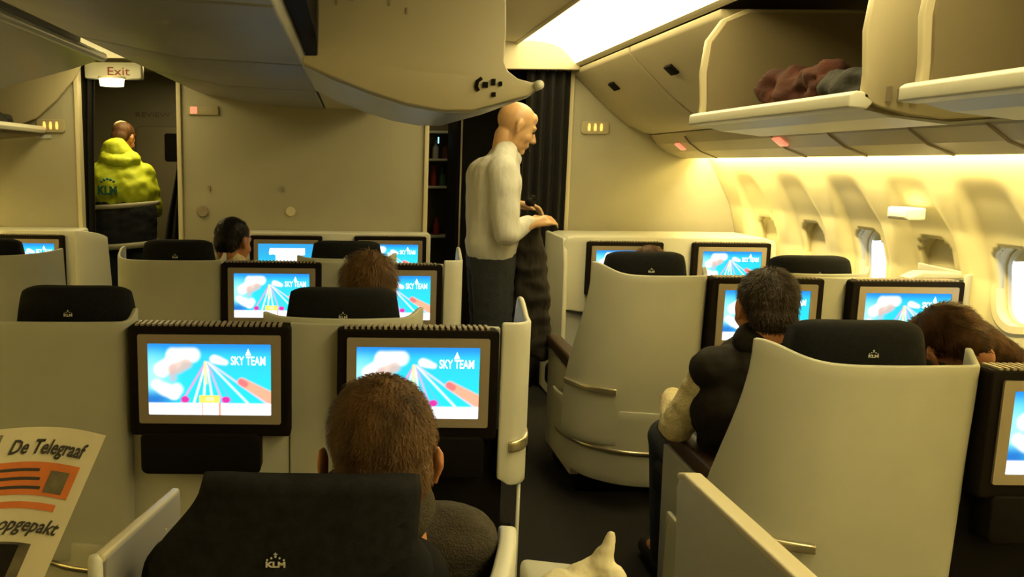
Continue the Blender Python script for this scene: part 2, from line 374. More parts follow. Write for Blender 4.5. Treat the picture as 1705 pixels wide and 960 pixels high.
def emblem(parent, loc, s=1., m='white'):
    """crown of dots over three letters, woven on the headrest cloth"""
    bm = bmesh.new()
    for dx, dz, r in ((-.018, .011, .0022), (-.009, .0155, .0022), (0, .019, .0026), (.009, .0155, .0022), (.018, .011, .0022)):
        mt = Matrix.Translation((dx*s, 0, dz*s)) @ Matrix.Rotation(pi/2, 4, 'X'); bmesh.ops.create_cone(bm, cap_ends=True, segments=10, radius1=r*s, radius2=r*s, depth=.001, matrix=mt)
    bm_box(bm, -.0012*s, .0012*s, -.0005, .0005, .020*s, .028*s); bm_box(bm, -.004*s, .004*s, -.0005, .0005, .0235*s, .0255*s)
    o = bm_obj('crown_emblem', bm, m, parent); o.location = loc
    text('letters', 'KLM', .017*s, (0, 0, 0), (pi/2, 0, 0), m, o, sx=1.35, bold=.0004)
    return o

# ---------------------------------------------------------------- seats
def arc_pts(plan, n=60):
    P = cr([(p[0], p[1], 0) for p in plan], 10); L = [0]
    for a, b in zip(P, P[1:]): L.append(L[-1]+(b-a).length)
    def at_(d):
        for i in range(len(L)-1):
            if d <= L[i+1]: t = (d-L[i])/(L[i+1]-L[i]); q = P[i].lerp(P[i+1], t); return q.x, q.y
        return P[-1].x, P[-1].y
    return at_, L[-1]
def headrest(parent, xc, y, zt, w=.345, h=.19, ear=True, emb=True, tilt=0):
    def fn(u, v):
        # closed cushion: u round the section, v across
        a = 2*pi*u; e = abs(2*v-1); k = (1-e**6)
        sy = .055*(abs(cos(a))**.6)*(1 if cos(a) > 0 else -1); sz = (h/2)*(abs(sin(a))**.55)*(1 if sin(a) > 0 else -1)
        wtop = (w/2)*(1-.07*(sz/(h/2)+1))+.02*(1 if sz < 0 else 0)*0
        return (xc+(2*v-1)*wtop, y+sy*(.55+.45*k)+.03*e*e, zt-h/2+sz*(.82+.18*k))
    o = grid('headrest', fn, 40, 24, 'navy', parent)
    bm = bmesh.new(); bm.from_mesh(o.data); bmesh.ops.remove_doubles(bm, verts=bm.verts, dist=.0005)
    bmesh.ops.holes_fill(bm, edges=[e for e in bm.edges if e.is_boundary]); bm.to_mesh(o.data); bm.free()
    for p in o.data.polygons: p.use_smooth = True
    if emb: emblem(o, (xc, y-.060, zt-.080), .6)
    return o
def seat_body(t, xc, arm=(True, True), zt=1.125, hy=.12, hw=.375):
    headrest(t, xc, hy, zt, hw)
    grid('backrest', lambda u, v: (xc+(2*v-1)*.18*(1-.04*u), .18+.14*(1-u), .45+.50*u), 8, 8, 'navy', t, thick=.10, off=0, bw=.02)
    prism('seat_cushion', rrect(xc-.255, xc+.255, .36, .49, .04), .27, .82, 'Y', 'navy', t, bw=.02)
    box('seat_base', xc-.22, xc+.22, .25, .70, 0, .37, 'black', t, .01)
    for q, on in zip((-1, 1), arm):
        if not on: continue
        x = xc+q*.245
        prism('armrest', [(.14, .565), (.70, .60), (.75, .615), (.74, .645), (.68, .655), (.30, .64), (.14, .61)], x-.034, x+.034, 'X', 'leather', t, bw=.012)
        prism('armrest_panel', [(.20, .10), (.68, .10), (.70, .58), (.20, .56)], x-.022, x+.022, 'X', 'shell' if q < 0 else 'black', t, bw=.008)
def seat_aisle(loc, label, m_left, top=1.04, group=None, mirror=False, hx=None, grab=True, second=False, mon=True):
    """left seat of a pair: curved wraparound shell, metal grab strip, headrest, screen for the row behind"""
    t = empty('airline_seat', loc, label, 'seat', group)
    R = m_left-.005
    plan = [(.055, .72), (.045, .5), (.05, .34), (.075, .20), (.13, .09), (.22, .025), (.34, 0), (R-.05, 0), (R-.012, .012), (R, .06)]
    if not mirror: plan = [(.0, .26), (-.002, .14), (.012, .05), (.06, .008), (.16, 0), (R-.05, 0), (R-.012, .012), (R, .06)]
    at_, L = arc_pts(plan); z0 = .30
    def start(z): return (.50+.13*sm(.45, 1.04, z)) if mirror else .06*sm(.45, 1.04, z)
    def fn(u, v):
        ear = .042*exp(-((u-.03)/.16)**2)+.030*exp(-((u-1)/.05)**2)
        zt = top+ear-.004*sin(pi*u); z = z0+(zt-z0)*v
        a = start(z); x, y = at_(a+(L-a)*u); return (x-.012*(1-v), y+.01*(1-v), z)
    grid('shell', fn, 60, 20, 'shell', t, thick=.016, off=1, bw=.005)
    # lower shroud with metal trim line
    plan2 = [(.062, .42), (.062, .32), (.082, .22), (.13, .11), (.24, .02), (.36, -.012), (min(R-.04, .47) if mirror else R-.002, -.014)]
    at2, L2 = arc_pts(plan2)
    grid('lower_shroud', lambda u, v: (at2(L2*u)[0], at2(L2*u)[1], (.13+.07*(1-u)**4)+((.46 if mirror else .36)-.13-.07*(1-u)**4)*v), 40, 8, 'shell', t, thick=.014, off=1, bw=.004)
    grid('trim_strip', lambda u, v: (at2(L2*(.12+.88*u))[0]-.004, at2(L2*(.12+.88*u))[1]-.010, .272+.016*v), 40, 2, 'steel', t, thick=.010, off=1)
    if grab:
        a0 = .44*L
        grid('grab_strip', lambda u, v: (at_(.43*L+.24*L*u)[0]-.012, at_(.43*L+.24*L*u)[1]-.016, .532+.026*v), 24, 3, 'steel', t, thick=.014, off=1, bw=.004)
    seat_body(t, hx if hx else (.355 if mirror else .267), zt=top+.083)
    prism('lower_panel', [(m_left-.02, .05), (m_left+.46, .05), (m_left+.46, .74), (m_left-.02, .74)], .020, .036, 'Y', 'black' if mirror else 'shell', t, bw=.004)
    if mon: monitor(t, m_left, m_left+.468, top-.008, 0, second, pw=(m_left+.03, m_left+.38))
    return t
def seat_inner(loc, label, m0, xc, top=1.04, wing=None, group=None):
    """right seat of a pair: bowed shell lip, filler panel between screens, its own screen, side wing"""
    t = empty('airline_seat', loc, label, 'seat', group)
    def lip(u, v):
        x = xc-.235+.47*u; y = .075-.045*sin(pi*u)+.05*exp(-((u-1)/.06)**2)
        zt = top+.008+.022*exp(-((u-1)/.07)**2)+.012*exp(-(u/.07)**2); return (x, y, .30+(zt-.30)*v)
    grid('shell', lip, 36, 14, 'shell', t, thick=.014, off=1, bw=.004)
    x_end = m0+.466
    prism('filler_panel', [(m0-.14, .12), (m0+.02, .12), (m0+.02, .70), (x_end+.01, .70), (x_end+.01, top-.012), (m0-.14, top-.004)], .012, .035, 'Y', 'shell', t, bw=.005)
    prism('lower_panel', [(m0+.018, .05), (x_end+.03, .05), (x_end+.03, .72), (m0+.018, .72)], .014, .036, 'Y', 'black', t, bw=.004)
    seat_body(t, xc)
    monitor(t, m0, x_end, top-.012, 0, pw=(m0+.03, m0+.43))
    if wing == 'aisle':
        plan = [(x_end+.006, -.03), (x_end+.05, -.03), (x_end+.082, -.005), (x_end+.095, .05), (x_end+.095, .22)]
        at_, L = arc_pts(plan)
        def fn(u, v):
            zb = .565+.02*(1-sm(0, .12, u)); zt = top+.012+.045*sm(.45, .8, u)-.09*sm(.85, 1, u)
            x, y = at_(L*u); return (x, y, zb+(zt-zb)*v)
        grid('side_wing', fn, 30, 16, 'shell_light', t, thick=.016, off=0, bw=.006)
        grid('grab_strip', lambda u, v: (at_(L*(.1+.75*u))[0]+.008*u, at_(L*(.1+.75*u))[1]-.014, .668+.034*v-.0*u+.035*u), 16, 3, 'steel', t, thick=.014, off=0, bw=.004)
        tube('support_post', [(x_end+.085, .03, 0), (x_end+.085, .03, .58)], .006, 'shell_light', t)
        prism('floor_console', [(m0, 0), (x_end+.07, 0), (x_end+.07, .42), (m0, .42)], .03, .30, 'Y', 'black', t, bw=.01)
    else:
        plan = [(x_end+.012, -.01), (x_end+.04, .0), (x_end+.058, .06), (x_end+.06, .35)]
        at_, L = arc_pts(plan)
        grid('side_wing', lambda u, v: (*at_(L*u), .2+(top+.015+.01*u-.2)*v), 16, 12, 'shell', t, thick=.014, off=0, bw=.005)
        prism('wing_cap', [(m0+.28, top-.010), (m0+.34, top+.018), (x_end+.03, top+.014), (x_end+.05, top-.010)], .04, .12, 'Y', 'shell', t, bw=.006)
    return t

# ================================================================ THE CABIN
def struct(o): o['kind'] = 'structure'; return o
struct(box('floor', -3.3, 2.9, -1.6, 9.0, -.06, 0, 'carpet', None, 0))
struct(box('ceiling', -3.3, 2.9, -1.6, 9.0, 2.62, 2.68, 'ceiling', None, 0))
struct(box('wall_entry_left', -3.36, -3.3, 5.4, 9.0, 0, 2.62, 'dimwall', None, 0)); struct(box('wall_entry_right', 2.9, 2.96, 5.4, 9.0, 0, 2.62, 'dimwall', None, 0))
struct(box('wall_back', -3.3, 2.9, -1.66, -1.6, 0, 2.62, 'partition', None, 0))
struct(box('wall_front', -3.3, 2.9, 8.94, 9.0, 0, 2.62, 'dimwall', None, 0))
# partitions ahead of the three seat blocks
struct(box('wall_center', -1.11, .513, 5.55, 5.60, 0, 2.3, 'partition', None, .004))
struct(box('wall_left', -3.25, -1.74, 5.50, 5.55, 0, 2.3, 'partition', None, .004))
struct(box('wall_right', 1.45, 2.75, 5.65, 5.70, 0, 2.3, 'partition', None, .004))
for n, (x, y) in enumerate(((-1.108, 5.54), (.500, 5.54), (-1.750, 5.49), (1.452, 5.64))):
    struct(box('trim_%d' % (n+1), x-.014, x+.014, y-.008, y+.066, 0, 2.28, 'trim', None, .003))
# right sidewall: moulded panels with arched window bays
BAYS = [5.27, 4.74, 4.22, 3.74, 3.29, 2.68, 2.15, 1.62]
OPENW = {4.22, 3.29, 1.62}
def wall_x(z):
    P = [(0, 2.50), (.3, 2.58), (.8, 2.64), (1.05, 2.63), (1.25, 2.575), (1.45, 2.475), (1.62, 2.38), (1.75, 2.30)]
    for a, b in zip(P, P[1:]):
        if z <= b[0]: t = (z-a[0])/(b[0]-a[0]); return a[1]+(b[1]-a[1])*t
    return P[-1][1]
def rec(y, z):
    d = min(abs(y-c) for c in BAYS); zt = 1.475-.9*max(0, d-.05)**1.5
    wd = .195-.055*sm(1.1, 1.46, z)
    return .042*(1-.62*sm(1.15, 1.45, z))*(1-sm(wd-.05, wd+.03, d))*(1-sm(zt-.09, zt+.02, z))*sm(.50, .75, z)+.012*(1-sm(.004, .010, abs(d-.262)))*0
WZ = 1.045
def in_win(y, z, g=0):
    d = min(abs(y-c) for c in BAYS); a, b = .112+g, .165+g
    q = max(0, d-(a-.09)), max(0, abs(z-WZ)-(b-.09)); return math.hypot(*q) < .09 and d < a and abs(z-WZ) < b
bm = bmesh.new(); NY, NZ = 560, 96; Y0, Y1, Z1 = -1.6, 5.65, 1.75
V = [[bm.verts.new((wall_x(Z1*j/NZ)+rec(Y0+(Y1-Y0)*i/NY, Z1*j/NZ), Y0+(Y1-Y0)*i/NY, Z1*j/NZ)) for j in range(NZ+1)] for i in range(NY+1)]
for i in range(NY):
    for j in range(NZ):
        if not in_win(Y0+(Y1-Y0)*(i+.5)/NY, Z1*(j+.5)/NZ): bm.faces.new((V[i][j], V[i+1][j], V[i+1][j+1], V[i][j+1]))
o = struct(bm_obj('wall_window_side', bm, 'wall', None, True)); s_ = o.modifiers.new('s', 'SOLIDIFY'); s_.thickness = .03; s_.offset = -1
def ring(name, hw, hh, r, w, x0, x1, m, parent, yc, zc=1.01):
    a = rrect(-hw-w, hw+w, -hh-w, hh+w, r+w, 8); b = rrect(-hw, hw, -hh, hh, r, 8)
    o = frame_prism(name, a, b, 0, x1-x0, m, parent); o.rotation_euler = (0, radians(-9), -pi/2); o.location = (x0, yc, zc); return o
for n, c in enumerate(BAYS):
    t = bpy.data.objects.new('window_%d' % (n+1), None); C.objects.link(t); t['kind'] = 'structure'; t.location = (2.675, c, WZ); t['label'] = 'cabin window in arched bay'
    ring('window_frame', .110, .160, .088, .030, -.032, .010, 'wall', t, 0, 0)
    ring('inner_gasket', .102, .152, .082, .010, .010, .026, 'shade', t, 0, 0)
    if c in OPENW:
        gl = prism('pane', rrect(-.12, .12, -.17, .17, .08), 0, .004, 'Y', 'glass', t); gl.rotation_euler = (0, radians(-9), -pi/2); gl.location = (.05, 0, 0)
        sh = prism('window_shade', rrect(-.112, .112, .10, .17, .02), 0, .004, 'Y', 'shade', t); sh.rotation_euler = (0, radians(-9), -pi/2); sh.location = (.035, 0, 0)
    else:
        sh = prism('window_shade', rrect(-.112, .112, -.165, .165, .08), 0, .005, 'Y', 'shade', t); sh.rotation_euler = (0, radians(-9), -pi/2); sh.location = (.000, 0, 0)
        hd = box('shade_handle', -.022, -.004, -.03, .03, -.13, -.12, 'trim', t, .002)
for n, y in enumerate((5.0, 3.95, 2.95, 1.9)):   # panel joints between the moulded wall panels
    struct(tube('trim_%d' % (5+n), [(wall_x(z)-.001, y, z) for z in [i*.1 for i in range(3, 17)]], .004, 'trim'))
struct(tube('trim_12', [(wall_x(z)-.006, 5.635, z) for z in [i*.05 for i in range(8, 33)]], .009, 'silver'))
# left sidewall
struct(grid('wall_far_left', lambda u, v: (-.6-wall_x(1.75*v)-.0, -1.6+7.2*u, 1.75*v), 20, 20, 'wall', None, .03, 1))
# lining above the cove, behind the bins
struct(grid('wall_upper_right', lambda u, v: (2.30+.35*sin(pi*v*.5)+.0*u, -1.6+7.3*u, 1.74+.9*v), 4, 10, 'ceiling', None, .02, -1))
struct(grid('wall_upper_left', lambda u, v: (-2.90-.35*sin(pi*v*.5), -1.6+7.3*u, 1.74+.9*v), 4, 10, 'ceiling', None, .02, 1))
# aisle ceiling panels with the long right diffuser light and a self-lit ceiling patch on the left
def strip(name, pts, y0, y1, m, th=.012, kind=True):
    P = cr([(p[0], 0, p[1]) for p in pts], 8)
    bm = bmesh.new(); A = [bm.verts.new((p.x, y0, p.z)) for p in P]; B = [bm.verts.new((p.x, y1, p.z)) for p in P]
    A2 = [bm.verts.new((p.x, y0, p.z+th)) for p in P]; B2 = [bm.verts.new((p.x, y1, p.z+th)) for p in P]; n = len(P)
    for i in range(n-1):
        bm.faces.new((A[i], A[i+1], B[i+1], B[i])); bm.faces.new((A2[i], B2[i], B2[i+1], A2[i+1]))
        bm.faces.new((A[i], A2[i], A2[i+1], A[i+1])); bm.faces.new((B[i], B[i+1], B2[i+1], B2[i]))
    bm.faces.new((A[0], B[0], B2[0], A2[0])); bm.faces.new((A[-1], A2[-1], B2[-1], B[-1]))
    bmesh.ops.recalc_face_normals(bm, faces=bm.faces); o = bm_obj(name, bm, m); autosmooth(o); 
    if kind: struct(o)
    return o
strip('ceiling_panel_right', [(.20, 2.36), (.55, 2.33), (.85, 2.285), (1.045, 2.265)], -1.5, 5.55, 'ceiling')
strip('trim_10', [(1.04, 2.262), (1.06, 2.252)], -1.5, 5.55, 'trim', .02)
lp = strip('glowing_panel', [(1.06, 2.27), (1.16, 2.275), (1.32, 2.24), (1.43, 2.14)], -1.5, 5.50, 'light', .01, False)
tag(lp, 'long glowing white ceiling light panel above the right aisle', 'ceiling light')
strip('trim_11', [(1.43, 2.140), (1.445, 2.128), (1.46, 2.122)], -1.5, 5.62, 'trim', .02)
struct(box('ceiling_header', .515, 1.46, 5.50, 5.54, 2.10, 2.36, 'ceiling', None, .006))
lp2 = strip('glowing_panel', [(-1.76, 2.150), (-1.5, 2.155), (-1.318, 2.147)], 4.24, 5.60, 'light2', .01, False)  # lit ceiling of the left aisle, its brightness put in as emission
tag(lp2, 'yellowish lit ceiling patch above the left aisle, glow painted in', 'ceiling light')
strip('ceiling_panel_left', [(-2.3, 2.24), (-1.9, 2.26), (-1.5, 2.27), (-1.12, 2.36)], 3.9, 5.62, 'ceiling')
strip('ceiling_panel_entry', [(-2.4, 2.26), (-1.5, 2.28), (-.9, 2.28)], 5.62, 8.9, 'ceiling')
strip('ceiling_panel_galley', [(.3, 2.30), (1.0, 2.31), (1.8, 2.30)], 5.70, 8.9, 'ceiling')

# ---------------------------------------------------------------- overhead bins, right side
def closed_bin(y0, y1, label):
    t = empty('overhead_bin', (0, (y0+y1)/2, 0), label, 'overhead bin', None); h = (y1-y0)/2
    prof = [(1.455, 2.115), (1.46, 2.085), (1.56, 1.985), (1.70, 1.855), (1.82, 1.765), (1.93, 1.715), (1.99, 1.705)]
    prism('bin_body', prof+[(2.28, 1.76), (2.28, 2.12)], -h+.006, h-.006, 'Y', 'bin', t, bw=.008)
    lt = box('latch', -.03, .03, -.045, .045, -.012, .012, 'dark', t, .006); lt.location = (1.575, (.15 if y0 < 4.2 else -.05)+.1, 1.968); lt.rotation_euler = (0, radians(42), 0)
    return t
closed_bin(4.545, 5.64, 'closed cream overhead bin against the right partition')
closed_bin(3.44, 4.535, 'closed cream overhead bin between the partition and the open bin')
def open_bin(y0, y1, label, hinge=True):
    """bin bucket swung down and open towards the aisle"""
    t = empty('overhead_bin', (0, y0, 0), label, 'overhead bin', None); L = y1-y0
    def cap(ya, nm):
        pts = [(1.37, 1.685), (1.372, 1.75), (1.362, 1.86), (1.375, 1.98), (1.43, 2.06), (1.52, 2.10), (2.22, 2.10), (2.22, 1.80), (2.03, 1.735), (1.95, 1.655), (1.60, 1.632), (1.50, 1.64), (1.42, 1.66)]
        return prism(nm, pts, ya, ya+.022, 'Y', 'bin', t, bw=.006)
    cap(0, 'end_cap'); c2 = cap(L-.022, 'end_cap')
    prism('shade_liner', [(1.392, 1.70), (1.392, 1.75), (1.384, 1.86), (1.395, 1.975), (1.445, 2.05), (1.53, 2.085), (2.18, 2.085), (2.16, 1.74), (1.95, 1.68), (1.60, 1.67)], L-.034, L-.023, 'Y', 'bin_shade_in', t)  # added dark sheet, stands in for shade on the inside of the far cap
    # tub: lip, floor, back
    prism('bucket', [(1.345, 1.668), (1.345, 1.690), (1.375, 1.700), (1.42, 1.685), (1.62, 1.665), (1.95, 1.69), (2.03, 1.75), (2.15, 1.81), (2.18, 2.08), (2.20, 2.08), (2.18, 1.80), (2.03, 1.735), (1.95, 1.655), (1.62, 1.625), (1.45, 1.640)], .022, L-.022, 'Y', 'bin_shade_in', t, bw=.004)
    prism('lip', [(1.335, 1.660), (1.335, 1.696), (1.352, 1.705), (1.385, 1.700), (1.40, 1.672), (1.385, 1.655)], -.0, L, 'Y', 'shell_light', t, bw=.006)
    prism('underside', [(1.385, 1.656), (1.46, 1.636), (1.62, 1.618), (1.95, 1.642), (1.95, 1.650), (1.62, 1.626), (1.46, 1.642)], .02, L-.02, 'Y', 'bin_under', t)
    bm = bmesh.new()
    for k in range(3): bm_box(bm, 1.43+.03*k, 1.44+.03*k, -.012, .0, 1.675, 1.715-.006*k)
    bm_obj('hinge', bm, 'silver', t)
    return t
open_bin(2.30, 3.38, 'open overhead bin holding a rust red garment and a dark bag')
open_bin(.98, 2.10, 'empty open overhead bin at the upper right corner')
hd = strip('ceiling_panel_bins', [(1.46, 2.15), (1.7, 2.18), (2.35, 2.2)], -1.5, 5.64, 'bin_shade_in', .02)
# passenger service unit row under the bins
t = empty('service_panel', (0, 0, 0), 'pale service panel row running beneath the right overhead bins', 'service panel')
prism('panel', [(1.985, 1.700), (2.03, 1.640), (2.10, 1.590), (2.20, 1.552), (2.24, 1.550), (2.24, 1.565), (2.10, 1.61), (2.02, 1.71)], -1.5, 5.645, 'Y', 'bin', t)
for i, y in enumerate((5.1, 4.1, 3.62, 3.1, 2.72, 2.2, 1.7)):
    tube('panel_joint', [(2.00, y, 1.676), (2.03, y, 1.638), (2.10, y, 1.588), (2.20, y, 1.550)], .006, 'silver', t, 6)
for y, lab in ((5.28, 'farther small glowing pink sign on the service panel'), (4.06, 'nearer small glowing pink sign on the service panel')):
    b = box('indicator_sign', -.03, .03, -.035, .035, -.005, .005, 'pink', None, .003); b.location = (2.045, y, 1.618); b.rotation_euler = (0, radians(38), 0)
    tag(b, lab, 'indicator sign')
# things stowed in the open bin
def lump(name, prims, m, label, cat, wr=.02, ws=9, vox=.012):
    o = fuse(name, prims, m, None, vox, 3, wr, ws); return tag(o, label, cat)
rr = random.Random(3)
lump('garment', [('e', (1.54+.08*rr.random(), 2.80+.30*rr.random(), 1.735+.06*rr.random()), (.06+.03*rr.random(), .05+.04*rr.random(), .05)) for _ in range(16)], 'redcloth', 'crumpled rust red garment stowed in the open overhead bin', 'garment', .03, 12)
lump('carry_bag', [('c', (1.50, 2.38, 1.715), (1.50, 2.58, 1.725), .045, .05), ('c', (1.62, 2.38, 1.76), (1.60, 2.60, 1.76), .07, .075), ('c', (1.50, 2.40, 1.735), (1.50, 2.66, 1.76), .04, .05), ('c', (1.48, 2.36, 1.73), (1.56, 2.42, 1.86), .02, .035), ('c', (1.56, 2.42, 1.86), (1.60, 2.52, 1.76), .02, .03)], 'bag', 'dark green soft bag beside the red garment in the open bin', 'bag')

# ---------------------------------------------------------------- overhead bins, centre
t = empty('overhead_bin', (0, 2.8, 0), 'large open centre overhead bin hanging low above the aisle, end panel facing the viewer', 'overhead bin')
cap = [(-.108, 2.32), (-.108, 1.842), (-.155, 1.842), (-.158, 1.818), (-.06, 1.775), (.06, 1.730), (.18, 1.693), (.30, 1.672), (.40, 1.672), (.50, 1.700), (.58, 1.722), (.605, 1.742), (.598, 1.762), (.545, 1.775), (.510, 1.800), (.497, 1.83), (.500, 1.92), (.497, 2.0), (.49, 2.10), (.44, 2.22), (.38, 2.32)]
prism('end_cap', cap, 0, .03, 'Y', 'bin', t, bw=.006)
prism('end_cap', cap, .98, 1.01, 'Y', 'bin', t, bw=.006)
prism('underside', [(-.155, 1.814), (-.06, 1.769), (.06, 1.724), (.18, 1.687), (.30, 1.666), (.40, 1.666), (.50, 1.694), (.58, 1.716), (.62, 1.744), (.61, 1.764), (.58, 1.755), (.50, 1.72), (.40, 1.69), (.30, 1.69), (.18, 1.71), (.06, 1.75), (-.06, 1.80), (-.15, 1.835)], .03, 1.0, 'Y', 'bin_under', t, smooth=True)
tube('lip', [(.612, -.01, 1.755), (.612, 1.02, 1.755)], .016, 'shell_light', t)
bm = bmesh.new()
for dx, dz, w, h in ((.0, 0, .016, .018), (.028, .008, .012, .02), (.03, -.028, .012, .014), (.052, .006, .01, .014)): bm_box(bm, .43+dx, .43+dx+w, -.008, 0, 1.745+dz, 1.745+dz+h)
bm_obj('latch_slots', bm, 'dark', t)
tube('hinge', [(.425, -.004, 1.775), (.412, -.006, 1.765), (.409, -.006, 1.748), (.416, -.004, 1.735)], .006, 'dark', t)
for x, z in ((-.05, 2.0), (.0, 2.012), (.12, 1.998), (.175, 1.975), (.20, 2.02)): box('screw_cover', x, x+.006, -.003, .001, z, z+.018, 'silver', t, 0)
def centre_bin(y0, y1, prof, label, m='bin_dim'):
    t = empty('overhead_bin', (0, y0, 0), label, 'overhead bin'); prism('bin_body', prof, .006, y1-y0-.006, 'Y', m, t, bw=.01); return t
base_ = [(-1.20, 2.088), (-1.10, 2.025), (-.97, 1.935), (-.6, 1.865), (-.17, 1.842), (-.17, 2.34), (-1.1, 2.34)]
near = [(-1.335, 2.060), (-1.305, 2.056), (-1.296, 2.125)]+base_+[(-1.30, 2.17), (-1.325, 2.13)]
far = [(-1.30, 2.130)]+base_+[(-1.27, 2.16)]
for (y0, y1, p, lb) in ((4.21, 5.54, far, 'dim grey centre overhead bin against the middle partition'), (3.10, 4.20, near, 'dim grey closed centre bin beside the open hanging bin'),
                        (1.95, 3.09, near, 'dim grey centre overhead bin in the upper left of the view'), (.8, 1.94, near, 'nearest dim grey centre overhead bin at the top left edge')):
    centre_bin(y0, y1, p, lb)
cright = [(-.16, 1.842), (.10, 1.84), (.30, 1.88), (.45, 1.98), (.52, 2.12), (.50, 2.32), (-.16, 2.32)]
centre_bin(3.84, 5.54, cright, 'closed centre overhead bin beyond the open hanging one, over the middle seats', 'bin')
prism('bin_gap_panel', [(-.168, 1.90), (-.112, 1.90), (-.112, 2.32), (-.168, 2.32)], .8, 3.8, 'Y', 'black')
bpy.data.objects['bin_gap_panel'].name = 'ceiling_gap_panel'; struct(bpy.data.objects['ceiling_gap_panel'])

# ---------------------------------------------------------------- overhead bins, left side
t = empty('overhead_bin', (0, 0, 0), 'blue grey overhead bin hanging over the left aisle at the top left corner', 'overhead bin')
prism('bin_body', [(-1.315, 2.05), (-1.33, 2.03), (-1.5, 1.975), (-1.8, 1.895), (-2.1, 1.80), (-2.4, 1.72), (-2.75, 1.75), (-2.8, 2.2), (-2.0, 2.2), (-1.36, 2.075)], 1.2, 4.62, 'Y', 'bin_under', t, bw=.012)
tube('lip', [(-1.325, 1.2, 2.045), (-1.325, 4.62, 2.045)], .026, 'shell_light', t)
t = empty('overhead_bin', (0, 4.66, 0), 'open overhead bin with dark inside above the far left seats', 'overhead bin'); L = .82
prism('end_cap', [(-1.70, 2.10), (-1.74, 2.02), (-1.86, 1.88), (-2.0, 1.76), (-2.15, 1.70), (-2.7, 1.70), (-2.7, 2.10)], L-.03, L, 'Y', 'bin', t, bw=.005)
prism('lip', [(-1.99, 1.668), (-1.955, 1.668), (-1.945, 1.69), (-1.96, 1.712), (-1.99, 1.708)], 0, L, 'Y', 'shell_light', t, bw=.004)
prism('bucket', [(-1.98, 1.668), (-2.3, 1.64), (-2.65, 1.72), (-2.68, 2.05), (-2.70, 2.05), (-2.68, 1.70), (-2.3, 1.62), (-1.98, 1.65)], 0, L, 'Y', 'bin_shade_in', t, bw=.003)
lump('bag', [('e', (-2.26, 5.0, 1.75), (.22, .22, .09)), ('e', (-2.12, 5.1, 1.72), (.10, .16, .06))], 'bag', 'dark bag inside the open bin at the left edge', 'bag')
t = empty('service_panel', (0, 0, 0), 'service panel under the far left overhead bins', 'service panel')
prism('panel', [(-2.585, 1.66), (-2.60, 1.64), (-2.70, 1.59), (-2.84, 1.55), (-2.84, 1.57), (-2.70, 1.63)], -1.5, 5.49, 'Y', 'bin', t)

# ---------------------------------------------------------------- signs and fittings on the partitions
def seat_sign(x, y, z, label):
    t = empty('cabin_sign', (x, y, z), label, 'lit sign')
    prism('sign_plate', rrect(-.092, .092, -.042, .042, .02), -.016, .0, 'Y', 'signface', t, bw=.004)
    for k in (-1, 0, 1): prism('lit_symbol', [(-.007+.04*k, -.022), (.007+.04*k, -.022), (.010+.04*k, .0), (.006+.04*k, .026), (-.006+.04*k, .026), (-.010+.04*k, .0)], -.020, -.016, 'Y', 'amber', t, bw=.002)
seat_sign(1.615, 5.65, 1.745, 'small lit sign with three amber symbols on the right partition')
seat_sign(-1.92, 5.50, 1.715, 'small lit sign with three amber symbols on the left partition')
prism('placard', rrect(-2.02, -1.92, 1.635, 1.66, .005), 5.492, 5.499, 'Y', 'bin_under'); tag(bpy.data.objects['placard'], 'small grey placard below the lit sign on the left partition', 'placard')
t = empty('cabin_sign', (-.95, 5.55, 1.825), 'small plate with one pink square on the middle partition', 'lit sign')
prism('sign_plate', rrect(-.10, .10, -.03, .03, .01), -.014, 0, 'Y', 'signface', t, bw=.003); prism('lit_symbol', rrect(-.082, -.037, -.022, .022, .004), -.018, -.014, 'Y', 'pink', t)
def disk(name, x, z, r, m, label):
    bm = bmesh.new(); bmesh.ops.create_cone(bm, cap_ends=True, segments=28, radius1=r, radius2=r*.85, depth=.016, matrix=Matrix.Translation((x, 5.542, z)) @ Matrix.Rotation(pi/2, 4, 'X')); o = bm_obj(name, bm, m); autosmooth(o); return tag(o, label, 'fitting')
disk('wall_socket_cover', -.965, 1.175, .040, 'silver', 'round grey cover on the left of the middle partition')
disk('wall_button', -.385, 1.178, .032, 'trim', 'round yellowish cover on the middle partition, right of the grey one')
for x, lb in ((-.92, 'left'), (-.445, 'right')):
    o = prism('latch_slot', rrect(x-.007, x+.007, 1.305, 1.345, .006), 5.540, 5.549, 'Y', 'silver'); tag(o, 'small upright slot, the %s of two on the middle partition' % lb, 'fitting')
# wall light box in the fourth window bay
t = empty('wall_light', (2.46, 3.74, 1.30), 'small glossy pale light box in the window bay behind the right seats', 'wall light')
a = box('housing', -.03, .05, -.075, .075, -.025, .03, 'shell_light', t, .01); b = box('diffuser', -.034, -.028, -.055, .06, -.012, .02, 'light2', t, .004)

# ---------------------------------------------------------------- entry area seen through the left doorway
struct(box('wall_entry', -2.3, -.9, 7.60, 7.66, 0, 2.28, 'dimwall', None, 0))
t = empty('galley_door', (-1.62, 7.58, 0), 'grey entry door panel with small dark window beyond the left aisle', 'door')
prism('panel', rrect(-.28, .42, .2, 1.80, .05), -.03, 0, 'Y', 'dimwall', t, bw=.01); t.location = (-1.62, 7.59, 0)
prism('dark_window', rrect(-.04+.02, .16, 1.50, 1.74, .02), -.045, -.02, 'Y', 'black', t, bw=.004)
text('sign_letters', 'REVIEW', .06, (-.13, .006, 1.90), (pi/2, 0, 0), 'leather', t, sx=1.5)
t = empty('curtain', (-1.81, 5.62, 0), 'black curtain gathered at the left edge of the left doorway', 'curtain')
grid('drape', lambda u, v: (-.03+.155*u-.03*sin(pi*v)*u, .06+.03*sin(u*22), .0+2.12*v), 60, 12, 'curtain', t, thick=.004)
tube('rail', [(-.1, .06, 2.13), (.13, .06, 2.13)], .012, 'dark', t)
